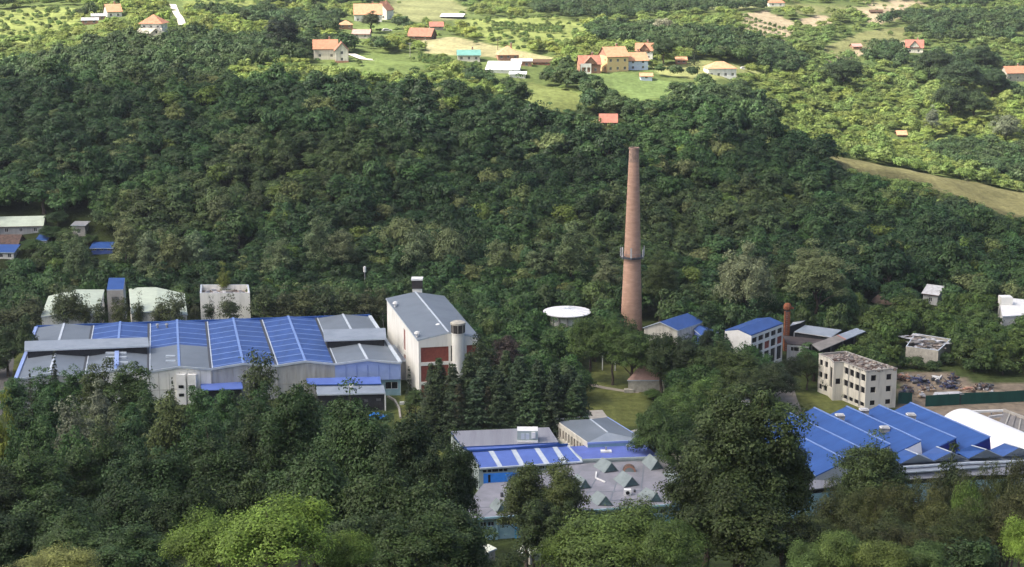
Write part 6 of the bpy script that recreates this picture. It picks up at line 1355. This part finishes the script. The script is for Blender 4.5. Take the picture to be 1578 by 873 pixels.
while y < 1180:
    step = 5.4 if y < 700 else (6.0 if y < 860 else 8.0)
    x = -(y * .335 + 25)
    while x < y * .335 + 25:
        X, Yy = x + rt.uniform(-.45, .45) * step, y + rt.uniform(-.45, .45) * step; x += step
        Z = ter(X, Yy); u, v = proj(X, Yy, Z)
        if not (-70 < u < 1650): continue
        f = field_at(u, v, Yy)
        if Yy < 465:
            if Yy < 376 or lane_at(u, v, Yy) or on_foot(X, Yy, 3.2): continue
            if u < 640 and Yy < 440: continue
            if 905 < u < 1210 and Yy < 372: continue
            if u > 1210 and Yy < 378: continue
            R = rt.uniform(2.8, 4.4); H = rt.uniform(7, 12); c = jit([DARK, MIDG, MIDG, OLIVE][rt.randrange(4)], .2); k = 'mid'
            if u > 1300: c = jit((.07, .115, .027), .2); R *= .9; H *= .75
            lab = 'green broadleaf tree on the valley floor around the old sheds, behind the factory buildings'; grp = 'broadleaf trees between the factory buildings'
        elif Yy < crest_y(u) and not f:
            if on_foot(X, Yy, 2.5): continue
            R = rt.uniform(2.9, 4.8); H = R * rt.uniform(1.7, 2.4); n = nz(X, Yy, 23); n2 = nz(X, Yy, 60, 3)
            base = DARK if n < .42 else (MIDG if n < .72 else OLIVE); k = 'far'
            c = jit(tuple(a * (.68 + .40 * n2) for a in base), .26)
            if rt.random() < .08: c = jit((.12, .155, .055), .15)
            if rt.random() < .12: R *= 1.3; H *= 1.35
            if rt.random() < .035: c = jit((.10, .15, .03), .1)
            lab = 'dark green broadleaf tree in the wooded slope behind the factories'; grp = 'broadleaf trees of the dark wooded slope'
        else:
            if on_foot(X, Yy, 3.0) or lane_at(u, v, Yy): continue
            dens = 1.0 if u > 1180 else .9; n = nz(X, Yy, 30, 5); n2 = nz(X, Yy, 75, 1); k = 'far' if rt.random() < .6 else 'scrub'
            if f in ('hay', 'hay2', 'lime', 'lawnhay'): dens = .012
            elif f in ('sand', 'stripfield'): dens = .13
            elif f == 'meadow': dens = .09; k = 'scrub'
            elif f in ('grass', 'olive'): dens = .07
            elif f == 'slope': dens = .6; k = 'scrub'
            elif f == 'dirt': dens = .2; k = 'scrub'
            elif Yy > 860: dens *= .9
            th_ = .42 if u > 1150 else .41
            if n < th_ and not f: dens += .35
            if rt.random() > dens: continue
            if n < th_ and not f: R, H, c = rt.uniform(3.2, 5.0), 0, jit((.058, .098, .036), .24); H = R * 1.7
            elif f: R = rt.uniform(.9, 2.0); H = R * 1.4; c = jit((.12, .18, .05), .25)
            else: R = rt.uniform(2.1, 4.4); H = R * rt.uniform(1.1, 1.6); c = jit((.145 + .075 * n2, .215 + .06 * n2, .064), .2)
            if f == 'meadow': c = jit((.07, .085, .03), .2)
            lab = 'light green bushy tree on the sunny hillside around the village'; grp = 'light green trees of the sunny hillside'
        if blocked(X, Yy, R, H, Z): continue
        put(k, X, Yy, R, H, c, lab, group=grp)
    y += step * (.92 if y < 640 else 1.0)
# orchard rows near the hamlet
for (ua, va), (ub, vb), rows, per in (((648,88),(745,104),3,16), ((1150,28),(1215,50),4,9), ((760,38),(870,44),3,18)):
    for r_ in range(rows):
        for k in range(per):
            u = lerp(ua, ub, k / per); v = lerp(va, vb, k / per) + r_ * (4 if rows < 4 else 8)
            g = GND(u, v); R = rt.uniform(1.0, 1.5)
            if not blocked(g.x, g.y, R, 2.5, g.z): put('scrub', g.x, g.y, R, R * 1.7, jit((.11, .17, .045), .15), 'small orchard tree standing in a planted row on the sunny hillside', group='orchard rows on the hillside')
# ---- individuals and the mass
MARKS = [(70, 470, 'the pale sheds'), (300, 520, 'the striped hall'), (660, 480, 'the white gabled building'), (875, 478, 'the round tank'), (973, 300, 'the brick chimney'), (1165, 515, 'the framed building'), (1330, 580, 'the ruined block'), (1425, 530, 'the ruined house'), (1555, 470, 'the white house'), (938, 187, 'the red roofed forest hut'), (235, 45, 'the stone house'), (510, 80, 'the cream gabled house'), (780, 100, 'the white sheet sheds'), (946, 90, 'the yellow house'), (1111, 104, 'the hipped roof house'), (1411, 70, 'the lone hill house'), (40, 370, 'the far left roofs')]
def where(t):
    u, v = proj(t['x'], t['y'], t['z'] + t['H'] * .6); m = min(MARKS, key=lambda m: (m[0] - u) ** 2 + (m[1] - v) ** 2); du, dv = u - m[0], v - m[1]
    a = 'right of' if du > 0 else 'left of'; b = 'above' if dv < 0 else 'below'
    return (a if abs(du) > 2.2 * abs(dv) else (b if abs(dv) > 2.2 * abs(du) else b + ' and ' + a)) + ' ' + m[2]
own = [t for t in TREES if t.get('own')]; rest = sorted([t for t in TREES if not t.get('own')], key=lambda t: -t['big'])
nb_own = sum(1 for t in own if t['name'] == 'broadleaf_tree'); cut = max(0, 300 - nb_own)
ind, mass = own + rest[:cut], rest[cut:]
ORD = 'first second third fourth fifth sixth seventh eighth ninth tenth eleventh twelfth thirteenth fourteenth fifteenth sixteenth seventeenth eighteenth nineteenth twentieth'.split()
for t in ind:
    t['pu'] = proj(t['x'], t['y'], t['z'] + t['H'] * .6)[0]
    if t['group'] and ('slope' in t['group'] or 'between the factory' in t['group'] or 'sunny' in t['group'] or 'orchard' in t['group']):
        g_ = t['col'][1]; t['label'] = ('deep green' if g_ < .1 else ('mid green' if g_ < .135 else 'pale green')) + (' slope tree ' if 'slope' in t['group'] else ' valley tree ' if 'factory' in t['group'] else ' hillside tree ') + where(t)
from collections import defaultdict
same = defaultdict(list)
for t in ind: same[t['label']].append(t)
for lab, ts in same.items():
    if len(ts) < 2: continue
    ts.sort(key=lambda t: t['pu'])
    for k, t in enumerate(ts):
        t['label'] = lab + ', ' + (ORD[k] + ' from left' if k < 20 else ORD[len(ts) - 1 - k] + ' from right' if len(ts) - 1 - k < 20 else 'middle one')
        if not t['group']: t['group'] = 'trees: ' + lab
for i, t in enumerate(ind):
    q_ = min(PR[t['kind']], key=lambda p: abs(p[2] - t['H'] / t['R']))[2]; L_ = [p for p in PR[t['kind']] if p[2] == q_]; cm, tm, H0 = L_[i % len(L_)]
    r = thing(t['name'], t['label'], t['cat'], (t['x'], t['y'], t['z']), t['group']); rz = rt.uniform(0, 6.28)
    for nm, me in (('crown', cm), ('trunk', tm)):
        if me is None: continue
        o = bpy.data.objects.new(nm, me); COL.objects.link(o); o.parent = r; o.rotation_euler = (0, 0, rz); o.scale = (t['R'], t['R'] * rt.uniform(.9, 1.1), t['H'] / H0); o.color = (*t['col'], 1)
print('TREES individual', len(ind), 'mass', len(mass))
# the mass: one object, instanced on points
PCOL = bpy.data.collections.new('tree_shapes')
kinds = {}
def mass_proto(kind, i, H, nc, nl, ls, **k):
    cm, cc = crown('forest_shape', 500 + i * 7 + int(H * 10), H, nc, nl, ls, M['foliage_far'], **k); o = bpy.data.objects.new('forest_shape_%02d' % len(PCOL.objects), cm); PCOL.objects.link(o); kinds.setdefault(kind, []).append((len(PCOL.objects) - 1, H))
for i in range(8): mass_proto('far', i, 2.2, 50, 56, .078, lo=.03, cr=(.2, .38), nj=.2)
for i in range(3): mass_proto('scrub', i + 10, 1.35, 36, 42, .10, lo=.0, cr=(.22, .40))
n = len(mass); me = bpy.data.meshes.new('forest'); me.vertices.add(n); me.vertices.foreach_set('co', np.array([[t['x'], t['y'], t['z']] for t in mass], np.float32).ravel())
idx, rot, scl, colr = [], [], [], []
for t in mass:
    a, H0 = rt.choice(kinds['scrub' if t['kind'] == 'scrub' else 'far']); idx.append(a); rot += [0, 0, rt.uniform(0, 6.28)]; scl += [t['R'], t['R'] * rt.uniform(.85, 1.15), t['H'] / H0]; colr += [*t['col'], 1]
for nm, ty, data, key in (('pick', 'INT', idx, 'value'), ('turn', 'FLOAT_VECTOR', rot, 'vector'), ('size', 'FLOAT_VECTOR', scl, 'vector'), ('tcol', 'FLOAT_COLOR', colr, 'color')):
    at = me.attributes.new(nm, ty, 'POINT'); at.data.foreach_set(key, data)
fo = bpy.data.objects.new('forest', me); COL.objects.link(fo); fo['kind'] = 'stuff'; fo['label'] = 'green forest and scrub covering the hillside behind the factories'
ng = bpy.data.node_groups.new('forest_points', 'GeometryNodeTree'); ng.interface.new_socket('Geometry', in_out='INPUT', socket_type='NodeSocketGeometry'); ng.interface.new_socket('Geometry', in_out='OUTPUT', socket_type='NodeSocketGeometry')
N = ng.nodes.new; gi, go = N('NodeGroupInput'), N('NodeGroupOutput'); ci = N('GeometryNodeCollectionInfo'); ci.inputs['Collection'].default_value = PCOL; ci.inputs['Separate Children'].default_value = True; ci.inputs['Reset Children'].default_value = True
iop = N('GeometryNodeInstanceOnPoints'); iop.inputs['Pick Instance'].default_value = True
def na(nm, ty): a = N('GeometryNodeInputNamedAttribute'); a.data_type = ty; a.inputs['Name'].default_value = nm; return a.outputs['Attribute']
ng.links.new(gi.outputs[0], iop.inputs['Points']); ng.links.new(ci.outputs[0], iop.inputs['Instance']); ng.links.new(na('pick', 'INT'), iop.inputs['Instance Index']); e2r = N('FunctionNodeEulerToRotation'); ng.links.new(na('turn', 'FLOAT_VECTOR'), e2r.inputs[0]); ng.links.new(e2r.outputs[0], iop.inputs['Rotation']); ng.links.new(na('size', 'FLOAT_VECTOR'), iop.inputs['Scale']); ng.links.new(iop.outputs[0], go.inputs[0])
md = fo.modifiers.new('forest', 'NODES'); md.node_group = ng
# small white things on the slope
for u, v, lab in ((562, 412, 'small white sign like mast top in the trees above the blue roofs'),):
    c = AT(u, v, 470); root = thing('white_mast', lab, 'mast', (c.x, c.y, 0)); mb = MB(); mb.tube((c.x, c.y, 0), (c.x, c.y, c.z), .12, 'steel'); mb.build('pole', root); mb = MB(); mb.lathe((c.x, c.y), [(.1, c.z - 1.4), (.4, c.z - 1.3), (.4, c.z + .2), (.1, c.z + .4)], 'white_paint', 12); mb.build('head', root)

def haze():
    mb = MB(); mb.prism([(-3200, -500), (3200, -500), (3200, 5200), (-3200, 5200)], -3.0, 200.0, M['white_paint']); o = mb.build('haze'); o['kind'] = 'stuff'
    m = bpy.data.materials.new('haze_air'); m.use_nodes = True; t = m.node_tree; t.nodes.clear(); out = t.nodes.new('ShaderNodeOutputMaterial'); v = t.nodes.new('ShaderNodeVolumePrincipled')
    v.inputs['Color'].default_value = (.82, .88, .95, 1); v.inputs['Density'].default_value = 0.00008; v.inputs['Anisotropy'].default_value = .2; t.links.new(v.outputs[0], out.inputs['Volume'])
    o.data.materials.clear(); o.data.materials.append(m)
haze()
